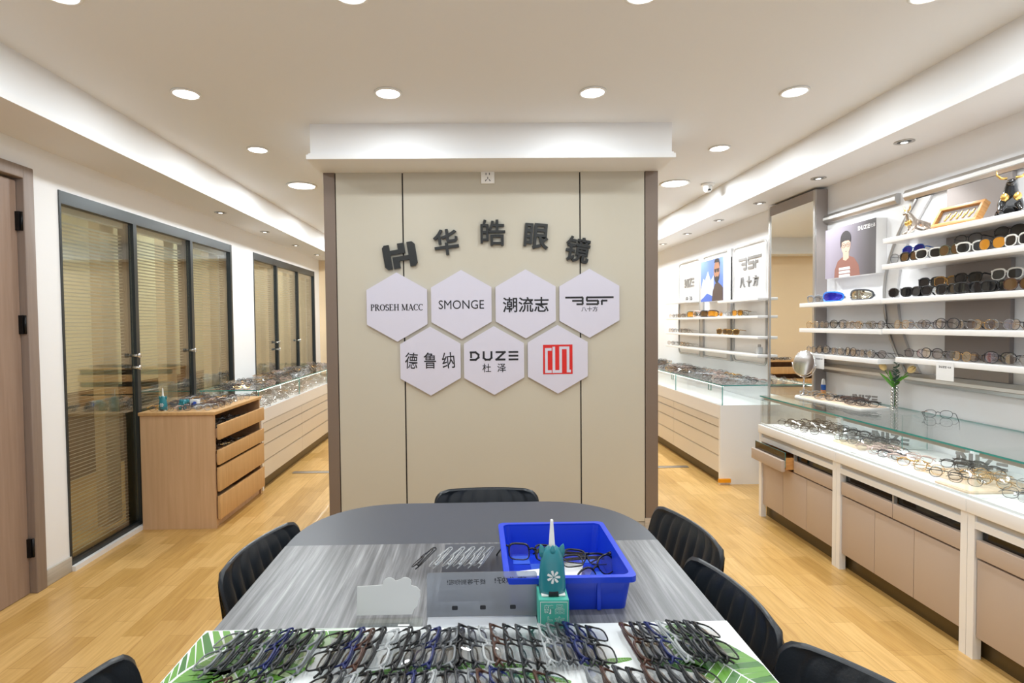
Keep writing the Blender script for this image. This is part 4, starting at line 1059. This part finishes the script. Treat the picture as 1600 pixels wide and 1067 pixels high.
def fan(x, y, step, cols, s_, fi, row, rowlab):
    n = len(cols); y -= .014
    for i, c in enumerate(cols):
        full = (i == 0 and s_ > 0) or (i == n - 1 and s_ < 0)
        a = math.radians(random.uniform(19, 25) - (6 if full else 0))          # lens height axis above the mat; the brows lean inwards
        yaw = math.radians(random.uniform(-3, 3) + (-4 * s_))
        zd = Vector((s_ * math.cos(a), 0, math.sin(a)))
        nrm = Vector((-s_ * math.sin(a), 0, math.cos(a)))
        xd = (-nrm).cross(zd)                                                    # local y = -nrm (backwards); x = y x z
        R = Matrix((( xd.x, -nrm.x, zd.x), (xd.y, -nrm.y, zd.y), (xd.z, -nrm.z, zd.z))).to_4x4()
        mx = Matrix.Translation((x + i * step, y + random.uniform(-.005, .005), TZ + .0055 + .0175 * math.sin(a) + .0085 * math.cos(a))) @ Matrix.Rotation(yaw, 4, 'Z') @ R @ Matrix.Scale(.93, 4)
        lab = '%s eyeglasses, %s in the %s fan from left, %s row of mat' % (CN[c], ORD[i + 1], ORD[fi + 1], rowlab)
        glasses(mx, random.choice(styles_t), c, 'lens_mat', True, lab, 'eyeglasses fanned out on the leafy mat')
for fi, f in enumerate(FANS_BACK): fan(*f, fi, 0, 'back')
for fi, f in enumerate(FANS_FRONT): fan(*f, fi, 1, 'front')
# six clear pairs on the woodgrain
for i, x in enumerate((-.140, -.098, -.066, -.040, -.014, .010)):
    a = math.radians(38); zd = Vector((math.cos(a), 0, math.sin(a))); nrm = Vector((-math.sin(a), 0, math.cos(a))); xd = (-nrm).cross(zd)
    R = Matrix(((xd.x, -nrm.x, zd.x), (xd.y, -nrm.y, zd.y), (xd.z, -nrm.z, zd.z))).to_4x4()
    glasses(Matrix.Translation((x, 1.345, TZ + .029)) @ Matrix.Rotation(-.32, 4, 'Z') @ R @ Matrix.Scale(.80, 4), 'oval', 'gunmetal' if i == 0 else 'crystal', 'lens_tint', True,
            ('clear' if i else 'dark-rimmed') + ' eyeglasses on the table behind the frosted stands, %s from left' % ORD[i + 1], 'clear eyeglasses in a row on the table')
# black pairs tumbled in the bin
for i, (x, y, z, f, le, ro, op) in enumerate(((.135, 1.335, .040, 15, 35, 10, False), (.205, 1.325, .036, -12, 60, 0, True), (.262, 1.310, .030, 20, 70, 8, True), (.275, 1.235, .036, 28, 35, -14, False), (.250, 1.185, .022, 12, 75, 4, True), (.125, 1.21, .024, 0, 80, 0, True), (.165, 1.190, .020, -8, 80, 6, True))):
    glasses(pose((x, y, TZ + z), f, le, ro), 'square' if i != 3 else 'oval', 'black', 'lens_tint' if i == 3 else 'lens_clear', op,
            'black eyeglasses in the blue bin, ' + ['with raised open temples at its far left', 'at its far side behind the white nozzle', 'at its far right corner', 'with shining purple lenses, right of the teal bottle', 'flat at its near right side', 'flat at its near left corner', 'flat behind the teal bottle'][i], 'black eyeglasses tumbled in the blue bin')

# ---- trays and rows inside the near glass counters
def tray(x, y, sx, sy, z, label, mt_='tray_white', rz=0):
    o = empty('display_tray', (x, y, z), rz, label, 'tray', 'display trays')
    MB().prism(rrect(-sx / 2, -sy / 2, sx / 2, sy / 2, (.02,) * 4), 0, .008).build('tray_body', mt_, o)
    MB().prism(rrect(-sx / 2 + .01, -sy / 2 + .01, sx / 2 - .01, sy / 2 - .01, (.015,) * 4), .008, .0095).build('liner', 'cork_tan' if mt_ == 'tray_white' and sx < .3 and sy > .3 else mt_, o)
    return o
ZI = .6402
tray(2.22, 3.42, .40, .50, ZI, 'white tray of black eyeglasses inside the glass counter next to the mirror')
tray(2.24, 3.06, .26, .24, ZI, 'tan tray with DUZE letters at the post end of the mirror-side counter', 'cork_tan')
tray(2.20, 2.72, .36, .36, ZI, 'white tray under the first rows of the middle glass counter')
tray(2.25, 2.45, .30, .18, ZI, 'tan block under three black eyeglasses in the middle glass counter', 'cork_tan')
tray(2.18, 2.26, .34, .18, ZI, 'tan tray at the near end of the middle glass counter', 'cork_tan')
tray(2.22, 1.98, .34, .24, ZI, 'white tray in the counter at the right picture edge')
CN_ = [('mirror-side', 0), ('middle', 1), ('right-edge', 2)]
def rows(y_list, x_list, z, which, facing=-62, lean=28, cols=('gunmetal', 'black', 'charcoal'), jit=.012, styles=('wire', 'round', 'oval'), parts=True, folded=True):
    for j, x in enumerate(x_list):
        for i, y in enumerate(y_list):
            c = random.choice(cols)
            glasses(pose((x + random.uniform(-jit, jit) * .6, y + random.uniform(-jit, jit), z + .021), facing + random.uniform(-8, 8), lean + random.uniform(-6, 6)), random.choice(styles), c, 'lens_clear', folded,
                    '%s eyeglasses in %s glass counter, %s row, %s from its far end' % (CN[c], which, ORD[j + 1], ORD[i + 1]), 'eyeglasses inside the near glass counters', parts=parts)
zt = ZI + .0097
rows([3.62, 3.535, 3.45, 3.36], [2.085, 2.15], zt, 'mirror-side', cols=('gunmetal', 'black'))
rows([3.60, 3.51, 3.42, 3.33, 3.25], [2.235, 2.32], zt, 'mirror-side far', cols=('black', 'charcoal', 'black'))
rows([3.15, 3.085, 3.02], [2.16, 2.24, 2.32], zt, 'mirror-side near', cols=('gunmetal', 'charcoal', 'silver'))
rows([2.86, 2.79, 2.71, 2.63], [2.10, 2.18], zt, 'middle', cols=('silver', 'gunmetal', 'rose'))
rows([2.52, 2.43], [2.26, 2.33], zt, 'middle (tan block)', cols=('black', 'black'), styles=('oval', 'cat'))
rows([2.56, 2.46, 2.36, 2.27], [2.09], zt, 'middle near', cols=('gunmetal', 'golden', 'black'))
rows([2.33, 2.24], [2.18, 2.26], zt, 'middle end', cols=('golden', 'crystal', 'silver'))
rows([2.08, 2.00, 1.92], [2.12, 2.22, 2.31], zt, 'right-edge', cols=('charcoal', 'silver', 'gunmetal', 'rose'))
# free-standing DUZE letters
def duze_sign(x, y, z, rz, label, s=1.0):
    o = empty('letter_sign', (x, y, z), rz, label, 'sign', 'free-standing DUZE letters')
    q = MB(); duze(q, .135 * s, .042 * s, .0095 * s, 0, .010, 0, .0235 * s); q.build('letters', 'letter_silver', o).matrix_local = Matrix.Rotation(PI / 2, 4, 'X')
    MB().box((-.075 * s, -.012, 0), (.075 * s, .004, .0025)).build('base', 'white_plastic', o)
FACE = math.radians(-60)
duze_sign(2.37, 3.06, zt, FACE, 'grey DUZE letters inside the glass counter next to the mirror', 1.35)
duze_sign(2.39, 2.52, zt, FACE, 'grey DUZE letters inside the middle glass counter', 1.4)
duze_sign(2.34, 2.06, ZI + .010, FACE, 'grey DUZE letters inside the counter at the right picture edge', 1.5)
ZG = .8402
# things on the glass tops
tray(2.27, 3.36, .20, .56, ZG, 'white tray of eyeglasses on the glass top beside the round mirror', 'tray_white', .10)
for i in range(13):
    y = 3.60 - i * .040; c = ['crystal', 'silver', 'golden', 'silver', 'gunmetal', 'golden', 'gunmetal', 'black', 'brown', 'brown', 'black', 'brown', 'black'][i]
    glasses(pose((2.235 + .03 * math.sin(i) + i * .0045, y, ZG + .0315), -52, 34), 'oval' if i > 6 else 'wire', c, 'lens_clear', True, '%s eyeglasses on the glass-top tray, %s from the round mirror' % (CN[c], ORD[i + 1]), 'eyeglasses on the glass-top tray')
duze_sign(2.395, 3.30, ZG + .010, FACE, 'grey DUZE letters standing on the glass top behind the tray', 1.0)
o = empty('vanity_mirror', (2.235, 3.665, ZG), label='small round chrome vanity mirror on a stand, on the glass top', cat='mirror')
MB().lathe([(.052, 0), (.052, .004), (.044, .010), (.020, .014), (.008, .020), (.006, .024)], 32).build('base', 'chrome', o)
MB().lathe([(.005, .02), (.005, .06), (.008, .064), (.005, .068), (.005, .125), (.007, .130), (.008, .128), (.005, .134)], 16).build('stem', 'chrome', o)
mh = empty('head', (0, 0, .227)); mh.parent = o; mh.rotation_euler = (math.radians(80), 0, math.radians(-74))
MB().lathe([(.080, -.004), (.0865, -.003), (.0875, .0), (.0865, .003), (.0805, .004)], 40).build('rim', 'chrome', mh)
MB().cyl((0, 0, -.0028), .0815, .0060, 40).build('mirror_disc', 'mirror_glass', mh)
m = MB().tube([(.095 * math.cos(math.radians(a)), .095 * math.sin(math.radians(a)), 0) for a in range(-180, 1, 12)], .003, 8)
q = m.build('yoke', 'chrome', o); q.matrix_local = Matrix.Translation((0, 0, .227)) @ Matrix.Rotation(math.radians(-74), 4, 'Z') @ Matrix.Rotation(PI / 2, 4, 'X')
o = empty('cleaner_bottle', (2.44, 3.772, ZG), label='small white, blue and orange spray bottle beside the tall mirror', cat='bottle')
MB().lathe([(.014, 0), (.015, .004), (.015, .045)], 20).build('body', 'bottle_orange', o)
MB().lathe([(.0153, .028), (.0153, .062), (.0140, .066)], 20).build('label_band', 'bottle_blue', o)
MB().lathe([(.0145, .066), (.013, .07), (.011, .095), (.007, .105), (.003, .107)], 18).build('cap', 'white_plastic', o)
# tulips in a beaded vase
o = empty('vase', (2.405, 3.075, ZG), label='slim vase of stacked silver glass beads holding tulips, on the glass top', cat='vase')
m = MB()
for dx, dy in ((.011, .0), (-.011, .004)):
    for k in range(7):
        m.lathe([(.001, -.0095), (.0065, -.007), (.0095, 0), (.0065, .007), (.001, .0095)], 12, 0, Matrix.Translation((dx, dy, .010 + k * .0185 + (.004 if dx > 0 else 0))))
m.build('beads', 'bead_silver', o)
MB().cyl((0, .002, 0), .0185, .004, 24).build('foot', 'bead_silver', o)
MB().lathe([(.006, .004), (.006, .135), (.008, .14), (.0075, .141), (.0055, .135)], 14, 0, Matrix.Translation((0, .002, 0))).build('tube', 'case_glass', o)
def tulip(tip, mid, label, bloom=True, leaves=()):
    r = empty('tulip', (2.405, 3.077, ZG), label=label, cat='flower', group='flowers in the beaded vase')
    MB().tube([(0, 0, .02), (0, 0, .13), mid, tip], [.0022, .0022, .0020, .0020], 7).build('stem', 'stem_green', r)
    d_ = (Vector(tip) - Vector(mid)).normalized()
    q = d_.to_track_quat('Z', 'Y').to_matrix().to_4x4()
    b_ = empty('bloom', tip); b_.parent = r; b_.matrix_local = Matrix.Translation(tip) @ q
    for k in range(6):
        a = k * PI / 3; rr = .0 if k % 2 else .0015
        pm_ = MB().grid(lambda u, v: ((.004 + (.013 + rr) * math.sin(PI * min(1, v * .92 + .04)) ** .7) * math.cos(a + (u - .5) * 1.25 * (1 - v ** 3 * .8)), (.004 + (.013 + rr) * math.sin(PI * min(1, v * .92 + .04)) ** .7) * math.sin(a + (u - .5) * 1.25 * (1 - v ** 3 * .8)), -.002 + v * .047), 6, 8)
        pm_.build('petal', 'tulip', b_)
    for (p0, p1, p2, wd) in leaves:
        A, B, C = Vector(p0), Vector(p1), Vector(p2)
        def lf(u, v):
            p = A * (1 - v) ** 2 + B * 2 * v * (1 - v) + C * v * v; t_ = ((B - A) * (1 - v) + (C - B) * v).normalized()
            s_ = t_.cross(Vector((1, .6, .0))).normalized(); w_ = wd * math.sin(PI * (v * .93 + .05)) ** .8
            return tuple(p + s_ * (u - .5) * 2 * w_ + Vector((-1, -.6, 0)).normalized() * .004 * abs(u - .5) * 2)
        MB().grid(lf, 4, 12).build('leaf', 'stem_green', r)
tulip((-.028, .040, .225), (-.012, .016, .175), 'cream tulip leaning left in the beaded vase', True, [((0, 0, .12), (-.01, .02, .16), (-.03, .075, .205), .009), ((0, .002, .12), (-.006, .006, .17), (-.018, .018, .225), .008)])
tulip((.03, -.062, .222), (.014, -.03, .185), 'cream tulip leaning right in the beaded vase', True, [((0, 0, .14), (.006, -.014, .16), (.02, -.03, .195), .009), ((0, 0, .14), (.01, -.03, .185), (.03, -.072, .205), .006)])
r = empty('eucalyptus_sprig', (2.405, 3.077, ZG), label='dark green eucalyptus sprig upright between the two tulips', cat='plant', group='flowers in the beaded vase')
MB().tube([(0, 0, .02), (.0, -.004, .14), (.0, -.012, .27)], [.0018, .0016, .001], 6).build('stem', 'eucalyptus', r)
m = MB()
for k in range(26):
    z = .145 + k * .0048; a = k * 2.4; sz = .0125 * (1 - .45 * k / 26)
    mx = Matrix.Translation((.007 * math.cos(a), -.004 - .008 * (z - .14) / .13 + .007 * math.sin(a), z)) @ Matrix.Rotation(a, 4, 'Z') @ Matrix.Rotation(-.7, 4, 'Y')
    m.prism(disc(.008, 0, sz, sz * .9, 10), 0, .0006, 0, mx)
m.build('foliage', 'eucalyptus', r)
# card with a single pair on the glass top
o = empty('photo_card', (2.40, 2.86, ZG), math.radians(-58), 'curved photo card lying on the glass top right of the tulips', 'card')
MB().grid(lambda u, v: (-.055 + .11 * u, -.02 + .05 * v, .002 + .022 * math.sin(PI * u * .8)), 10, 4).build('card_sheet', 'paper', o)
MB().grid(lambda u, v: (-.045 + .055 * u, -.012 + .032 * v, .0035 + .022 * math.sin(PI * (.09 + .5 * u) * .8)), 8, 4).build('print', 'skin_tan', o)
glasses(pose((2.42, 2.80, ZG + .021), 150, 20), 'wire', 'gunmetal', 'lens_clear', False, 'dark wire eyeglasses standing beside the photo card on the glass top', 'eyeglasses on the glass tops')

# ---- right shelves: names, colours
def on_shelf(ys, z, x, spec, labf, group, name='eyeglasses', cat='eyeglasses', facing=-84, folded=False, dz=None, parts=True):
    for i, y in enumerate(ys):
        st, c, ln = spec[i % len(spec)]
        h = STY[st][1]
        lean = random.uniform(0, 6)
        glasses(pose((x + random.uniform(-.01, .01), y, z + h + STY[st][4] + .0008), facing + random.uniform(-14, 10), lean), st, c, ln, folded, labf(i, c), group, name, cat, parts)
lin_sp = lambda a, b, n: [a + (b - a) * k / (n - 1) for k in range(n)]
# goggles on the shelf beside the mirror
def goggles(loc, facing, frame_mat, lens_mat, label, strap='black_gloss'):
    r = empty('ski_goggles', loc, math.radians(facing), label, 'goggles', 'ski goggles on the wall shelves'); r.scale = (.74, .74, .74)
    sh = [(x, z) for x, z in superell(.088, .043, 2.7, 30)]
    sh = [(x, z + (.012 * math.exp(-(x / .018) ** 2) if z < 0 else 0)) for x, z in sh]
    yb = lambda x: 6.0 * x * x
    a = MB().tube([(x, yb(x), z + .045) for x, z in sh], .008, 8, closed=True); a.build('frame', frame_mat, r)
    b_ = MB().add([(0, -.006, .05)] + [(x * .95, yb(x) - .004, z * .93 + .045) for x, z in sh], [(0, 1 + k, 1 + (k + 1) % 30) for k in range(30)], 0, True); b_.build('lens', lens_mat, r)
    MB().tube([(-.088, .048, .045), (-.08, .09, .04), (0, .125, .035), (.08, .09, .04), (.088, .048, .045)], .011, 6, flat=.25).build('strap', strap, r)
goggles((2.36, 3.585, 1.4785), -66, 'frame_blue', 'lens_blue', 'large blue wraparound goggles on the shelf next to the mirror')
goggles((2.37, 3.33, 1.4785), -66, 'frame_charcoal', 'lens_mirror', 'silver-lens goggles with black strap, right of the blue goggles')
glasses(pose((2.36, 3.755, 1.4785 + .027), -80, 0), 'shade', 'grey', 'lens_tint', False, 'purple-grey sunglasses at the mirror end of the goggles shelf', None, 'sunglasses', 'sunglasses')
wire_spec = [('wire', 'golden', 'lens_tint'), ('round', 'silver', 'lens_tint'), ('wire', 'gunmetal', 'lens_tint'), ('big', 'gunmetal', 'lens_tint'), ('wire', 'silver', 'lens_tint')]
on_shelf(lin_sp(3.75, 3.15, 8), 1.303, 2.345, wire_spec, lambda i, c: '%s eyeglasses on the shelf under the goggles, %s from the mirror' % (CN[c], ORD[i + 1]), 'wire eyeglasses on the wall shelves', facing=-86)
on_shelf(lin_sp(3.76, 3.15, 10), 1.131, 2.345, wire_spec[1:], lambda i, c: '%s eyeglasses on the lowest shelf beside the mirror, %s from it' % (CN[c], ORD[i + 1]), 'wire eyeglasses on the wall shelves', facing=-86)
on_shelf(lin_sp(2.955, 2.10, 10), 1.307, 2.345, wire_spec, lambda i, c: '%s eyeglasses below the black sunglasses on the right shelves, %s from left' % (CN[c], ORD[i + 1]), 'wire eyeglasses on the wall shelves', facing=-86)
on_shelf(lin_sp(2.86, 2.12, 9), 1.153, 2.345, wire_spec[2:] + wire_spec[:1], lambda i, c: '%s eyeglasses on the lowest right shelf, %s from left' % (CN[c], ORD[i + 1]), 'wire eyeglasses on the wall shelves', facing=-86)
sun_up = [('big', 'silver', 'lens_grey'), ('shade', 'black', 'lens_brown'), ('shade', 'white', 'lens_dark'), ('big', 'olive', 'lens_brown'), ('shade', 'white', 'lens_dark'), ('big', 'charcoal', 'lens_amber'), ('shade', 'white', 'lens_dark')]
names_sun = {'silver': 'silver-rimmed', 'black': 'black-rimmed brown-lens', 'white': 'white-framed', 'olive': 'olive', 'charcoal': 'dark', 'rose': 'pink', 'brown': 'brown', 'golden': 'gold'}
on_shelf([2.985, 2.895, 2.775, 2.645, 2.540, 2.435, 2.31], 1.669, 2.34, sun_up, lambda i, c: '%s sunglasses on the shelf under the bull statues, %s from left' % (names_sun[c], ORD[i + 1]), 'sunglasses on the right shelves', 'sunglasses', 'sunglasses', facing=-80)
sun_lo = [('big', 'silver', 'lens_dark'), ('shade', 'black', 'lens_dark'), ('shade', 'black', 'lens_dark'), ('round', 'white', 'lens_brown'), ('shade', 'black', 'lens_dark'), ('shade', 'black', 'lens_dark'), ('big', 'charcoal', 'lens_dark'), ('shade', 'black', 'lens_dark'), ('shade', 'black', 'lens_dark'), ('big', 'brown', 'lens_brown')]
on_shelf([2.97, 2.885, 2.825, 2.755, 2.665, 2.605, 2.55, 2.485, 2.42, 2.305], 1.478, 2.345, sun_lo, lambda i, c: '%s sunglasses on the crowded shelf right of the goggles, %s from left' % (names_sun[c], ORD[i + 1]), 'sunglasses on the right shelves', 'sunglasses', 'sunglasses', facing=-80)
for i, (y, dz, c, ln) in enumerate(((2.845, .045, 'charcoal', 'lens_dark'), (2.745, .043, 'golden', 'lens_brown'), (2.625, .05, 'black', 'lens_dark'), (2.43, .052, 'white', 'lens_dark'))):
    glasses(pose((2.405, y, 1.478 + dz + .030), -80, 8), 'shade', c, ln, False, '%s sunglasses perched at the back of the crowded black-sunglasses shelf, %s from left' % (CN[c], ORD[i + 1]), 'sunglasses on the right shelves', 'sunglasses', 'sunglasses')
for i, (y, dz, c, ln) in enumerate(((2.96, .045, 'blue', 'lens_blue'), (2.63, .05, 'charcoal', 'lens_grey'), (2.42, .055, 'black', 'lens_dark'))):
    glasses(pose((2.405, y, 1.669 + dz + .026), -80, 8), 'big', c, ln, False, '%s sunglasses at the back of the shelf under the bull statues, %s from left' % (CN[c], ORD[i + 1]), 'sunglasses on the right shelves', 'sunglasses', 'sunglasses')

# ---- statues and gold picture on the top right shelf
def skin_body(name, verts, edges, radii, material, parent, sub=2):
    me = bpy.data.meshes.new(name); me.from_pydata([tuple(v) for v in verts], edges, [])
    o = bpy.data.objects.new(name, me); col.objects.link(o)
    md = o.modifiers.new('skin', 'SKIN'); md.use_smooth_shade = True
    for i, r_ in enumerate(radii):
        sv = me.skin_vertices[0].data[i]; sv.radius = (r_, r_); sv.use_root = (i == 0)
    s2 = o.modifiers.new('sub', 'SUBSURF'); s2.levels = sub; s2.render_levels = sub
    dg = bpy.context.evaluated_depsgraph_get(); dg.update()
    m2 = bpy.data.meshes.new_from_object(o.evaluated_get(dg)); m2.name = name
    bpy.data.objects.remove(o)
    m2.materials.clear(); m2.materials.append(M[material])
    for p in m2.polygons: p.use_smooth = True
    o = bpy.data.objects.new(name, m2); col.objects.link(o); o.parent = parent
    return o
def bull(loc, rz, s, body_m, accent_m, label):
    """bull lying with raised head: x = sideways, -y = where it faces"""
    r = empty('bull_statue', loc, rz, label, 'statue', 'bull statues'); r.scale = (s, s, s)
    V = [(0, .035, .055), (0, -.005, .072), (0, -.028, .100), (0, -.040, .132), (0, -.055, .150), (0, -.075, .140), (0, .075, .048), (0, .100, .040),
         (.030, -.020, .050), (.034, -.040, .018), (.034, -.065, .009), (-.030, -.020, .050), (-.034, -.040, .018), (-.034, -.065, .009), (.034, .070, .022), (.040, .030, .012), (-.034, .070, .022), (-.040, .030, .012)]
    E = [(0, 1), (1, 2), (2, 3), (3, 4), (4, 5), (0, 6), (6, 7), (1, 8), (8, 9), (9, 10), (1, 11), (11, 12), (12, 13), (6, 14), (14, 15), (6, 16), (16, 17)]
    Rr = [.036, .038, .030, .022, .019, .012, .036, .020, .018, .010, .009, .018, .010, .009, .016, .010, .016, .010]
    skin_body('body', V, E, Rr, body_m, r)
    for sx in (-1, 1):
        MB().tube([(sx * .014, -.048, .163), (sx * .034, -.048, .166), (sx * .048, -.050, .182), (sx * .050, -.052, .204)], [.006, .0055, .004, .0008], 8).build('horn', 'gold', r)
        MB().lathe([(.001, -.016), (.012, -.010), (.016, 0), (.012, .010), (.001, .016)], 14, 0, Matrix.Translation((sx * .020, -.042, .082)) @ Matrix.Scale(1.25, 4, (0, 0, 1))).build('chest_plate', accent_m, r)
    MB().tube([(0, .118, .04), (.02, .135, .05), (.03, .12, .07)], [.004, .003, .005], 8).build('tail', accent_m, r)
bull((2.385, 2.40, 1.8125), math.radians(-40), .98, 'black_gloss', 'gold', 'glossy black bull statue with gold horns and chest, at the right of the top shelf')
bull((2.375, 2.905, 1.8125), math.radians(-110), .80, 'steel_figure', 'gold', 'silver and bronze bull statue at the left end of the top shelf')
o = empty('framed_picture', (2.335, 2.63, 1.8125), math.radians(-84), 'wooden framed picture of five gold figures, leaning on the top shelf', 'picture')
pf = empty('picture_frame', (0, 0, .004)); pf.parent = o; pf.rotation_euler = (math.radians(-30), 0, 0)
m = MB(); w_, h_ = .112, .112
for lo, hi in (((-w_, -.012, 0), (w_, .022, .016)), ((-w_, -.012, h_ - .016), (w_, .022, h_)), ((-w_, -.012, .016), (-w_ + .014, .022, h_ - .016)), ((w_ - .014, -.012, .016), (w_, .022, h_ - .016))): m.box(lo, hi, bev=.001)
m.build('moulding', 'frame_wood', pf)
MB().box((-w_ + .012, .004, .014), (w_ - .012, .018, h_ - .014)).build('mount', 'grey_panel', pf)
for k in range(5):
    x = -.060 + k * .030; q = MB()
    q.lathe([(.001, -.022), (.006, -.018), (.0045, -.004), (.009, .004), (.006, .012), (.0045, .015), (.006, .02), (.001, .026)], 10, 0, Matrix.Translation((x, .003, h_ / 2)) @ Matrix.Rotation(.3, 4, 'Y'), True, 1, .45)
    q.build('gold_figure', 'gold', pf)
MB().box((-.035, .02, 0), (.035, .07, .012)).build('easel_foot', 'frame_wood', o)

# ---- far shelves beyond the mirror
far_spec = [('wire', 'golden', 'lens_tint'), ('wire', 'charcoal', 'lens_clear'), ('square', 'crystal', 'lens_clear'), ('wire', 'gunmetal', 'lens_clear')]
for z, nm, a, b, n in ((1.403, 'topmost', 6.58, 6.15, 6), (1.229, 'middle', 6.58, 6.1, 6), (1.076, 'lowest', 6.58, 6.1, 6)):
    on_shelf(lin_sp(a, b, n), z, 2.38, far_spec, lambda i, c: '%s eyeglasses on the %s long far shelf, %s from its far end' % (CN[c], nm, ORD[i + 1]), 'eyeglasses on the far shelves', facing=-70, parts=False)
on_shelf([5.30, 5.18, 5.05, 4.92, 4.80], 1.403, 2.38, [('wire', 'golden', 'lens_amber'), ('square', 'crystal', 'lens_clear'), ('wire', 'crystal', 'lens_clear'), ('shade', 'golden', 'lens_amber'), ('wire', 'gunmetal', 'lens_clear')],
         lambda i, c: '%s glasses at the near end of the far goggles shelf, %s from left' % (CN[c], ORD[i + 1]), 'eyeglasses on the far shelves', facing=-70, parts=False)
for i, (y, c, ln, lab) in enumerate(((6.0, 'frame_olive', 'lens_amber', 'yellow-green'), (5.83, 'frame_rose', 'lens_tint', 'pink and white'), (5.64, 'frame_black', 'lens_brown', 'black'), (5.46, 'frame_brown', 'lens_amber', 'brown and amber'))):
    goggles((2.38, y, 1.4025), -62, c, ln, lab + ' ski goggles on the far shelf under the bearded man poster')
on_shelf([5.22, 4.98], 1.229, 2.38, [('shade', 'golden', 'lens_brown')], lambda i, c: 'gold sunglasses with brown lenses on the far shelf nearest the mirror, %s from left' % ORD[i + 1], 'sunglasses on the far shelf', 'sunglasses', 'sunglasses', facing=-66)
o = empty('perfume_jar', (2.42, 4.60, 1.0755), label='small clear jar on the lowest far shelf next to the mirror', cat='jar')
MB().box((-.02, -.02, 0), (.02, .02, .06), bev=.003).build('jar_body', 'acrylic_milky', o)
MB().cyl((0, 0, .06), .012, .02, 16).build('stopper', 'grey_metal', o)

# ---- pairs on the oak cabinet and on the far counters (small in the photo: one mesh each)
def scatter(n, xr, yr, z, label, group, facing, cols, lean=30, cnt=[0]):
    nx = max(2, round(math.sqrt(n * abs(xr[1] - xr[0]) / abs(yr[1] - yr[0]) * 1.6))); ny = math.ceil(n / nx); k = 0
    for j in range(ny):
        for i in range(nx):
            if k >= n: return
            x = xr[0] + (xr[1] - xr[0]) * (i + .5) / nx + random.uniform(-.012, .012); y = yr[0] + (yr[1] - yr[0]) * (j + .5) / ny + random.uniform(-.012, .012)
            st = random.choice(['square', 'wire', 'oval', 'wire']); c = random.choice(cols)
            glasses(pose((x, y, z + .0205), facing + random.uniform(-22, 22), lean + random.uniform(-10, 10)), st, c, 'lens_clear', True, label, group, parts=False); k += 1
pal = ['black', 'silver', 'gunmetal', 'charcoal', 'golden', 'crystal', 'brown', 'rose']
scatter(50, (-2.20, -1.78), (3.68, 4.38), .7905, 'one of the eyeglasses spread over the top of the oak cabinet', 'eyeglasses spread over the oak cabinet top', 62, pal)
scatter(24, (-2.02, -1.76), (3.69, 4.38), .6235, 'one of the eyeglasses in the open top drawer of the oak cabinet', 'eyeglasses in the top cabinet drawer', 62, ['black', 'silver', 'gunmetal', 'crystal'], 20)
scatter(24, (2.10, 2.45), (4.50, 5.35), .8285, 'one of the eyeglasses massed on the near end of the right aisle glass top', 'eyeglasses on the right aisle counter', -62, pal)

# everything past three hundred pairs: one mass of eyeglasses over the far counters
def mass(spots):
    V, Fc, Mi = [], [], []
    base = {}
    for st in ('square', 'wire', 'oval'):
        m = MB()
        w_, h_, n_, tp, r_ = STY[st]
        for sx in (-1, 1):
            m.tube([(sx * EYE + x, wrap_y(sx * EYE + x), z) for x, z in superell(w_, h_, n_, 10, tp)], r_ * 1.15, 3, closed=True)
            m.add([(sx * EYE + x * .97, wrap_y(sx * EYE + x), z * .97) for x, z in superell(w_, h_, n_, 10, tp)], [tuple(range(10))], 8)
            m.tube([(sx * .0685, .0075, h_ * .48), (sx * .066, .013, h_ * .48), (-sx * .05, .0175, h_ * .3)], r_ * 1.1, 3)
        m.tube([(-.009, 0, h_ * .3), (0, 0, h_ * .44), (.009, 0, h_ * .3)], r_, 3)
        base[st] = m
    big = MB()
    for n, xr, yr, z, facing in spots:
        for k in range(n):
            x, y = random.uniform(*xr), random.uniform(*yr); mx = pose((x, y, z + .0195), facing + random.uniform(-25, 25), random.uniform(15, 45))
            b_ = base[random.choice(list(base))]; ci = random.randrange(8); o_ = len(big.v)
            big.v += [tuple(mx @ Vector(p)) for p in b_.v]
            for f, mi_ in zip(b_.f, b_.m): big.f.append([q + o_ for q in f]); big.m.append(8 if mi_ == 8 else ci); big.sm.append(False)
    o = big.build('eyeglasses_stock', ['frame_' + c for c in pal] + ['lens_clear'])
    return tag(o, 'hundreds of small eyeglasses crowding the long glass counters on both aisles', 'eyeglasses', kind='stuff')
mass([(110, (-2.22, -1.80), (4.52, 7.3), .836, 60), (150, (-2.20, -1.80), (4.55, 7.4), .6695, 60), (130, (2.09, 2.46), (5.36, 7.5), .829, -60), (30, (-2.0, -1.77), (3.7, 4.36), .4535, 60), (24, (-.30, .90), (7.70, 7.93), .7905, 0)])
# ---- small stray things on the floor
o = empty('orange_tape', (2.012, 4.44, .0), label='strip of orange tape at the foot of the right aisle counter', cat='tape')
MB().box((-.01, -.004, .02), (.09, .0135, .05)).build('strip', 'tape_orange', o)
o = empty('crumpled_wrapper', (1.225, 3.56, 0), label='crumpled white wrapper on the floor at the column foot', cat='litter')
m = MB(); bm = bmesh.new(); bmesh.ops.create_icosphere(bm, subdivisions=3, radius=.028)
for v in bm.verts:
    k = 1 + .35 * math.sin(v.co.x * 160 + 1.3) * math.sin(v.co.y * 190) + random.uniform(-.12, .12); v.co = (v.co.x * k * 1.3, v.co.y * k, max(-.018, v.co.z * k * .7) + .019)
m.add([v.co[:] for v in bm.verts], [[v.index for v in f.verts] for f in bm.faces]); bm.free(); m.build('paper_ball', 'paper', o)
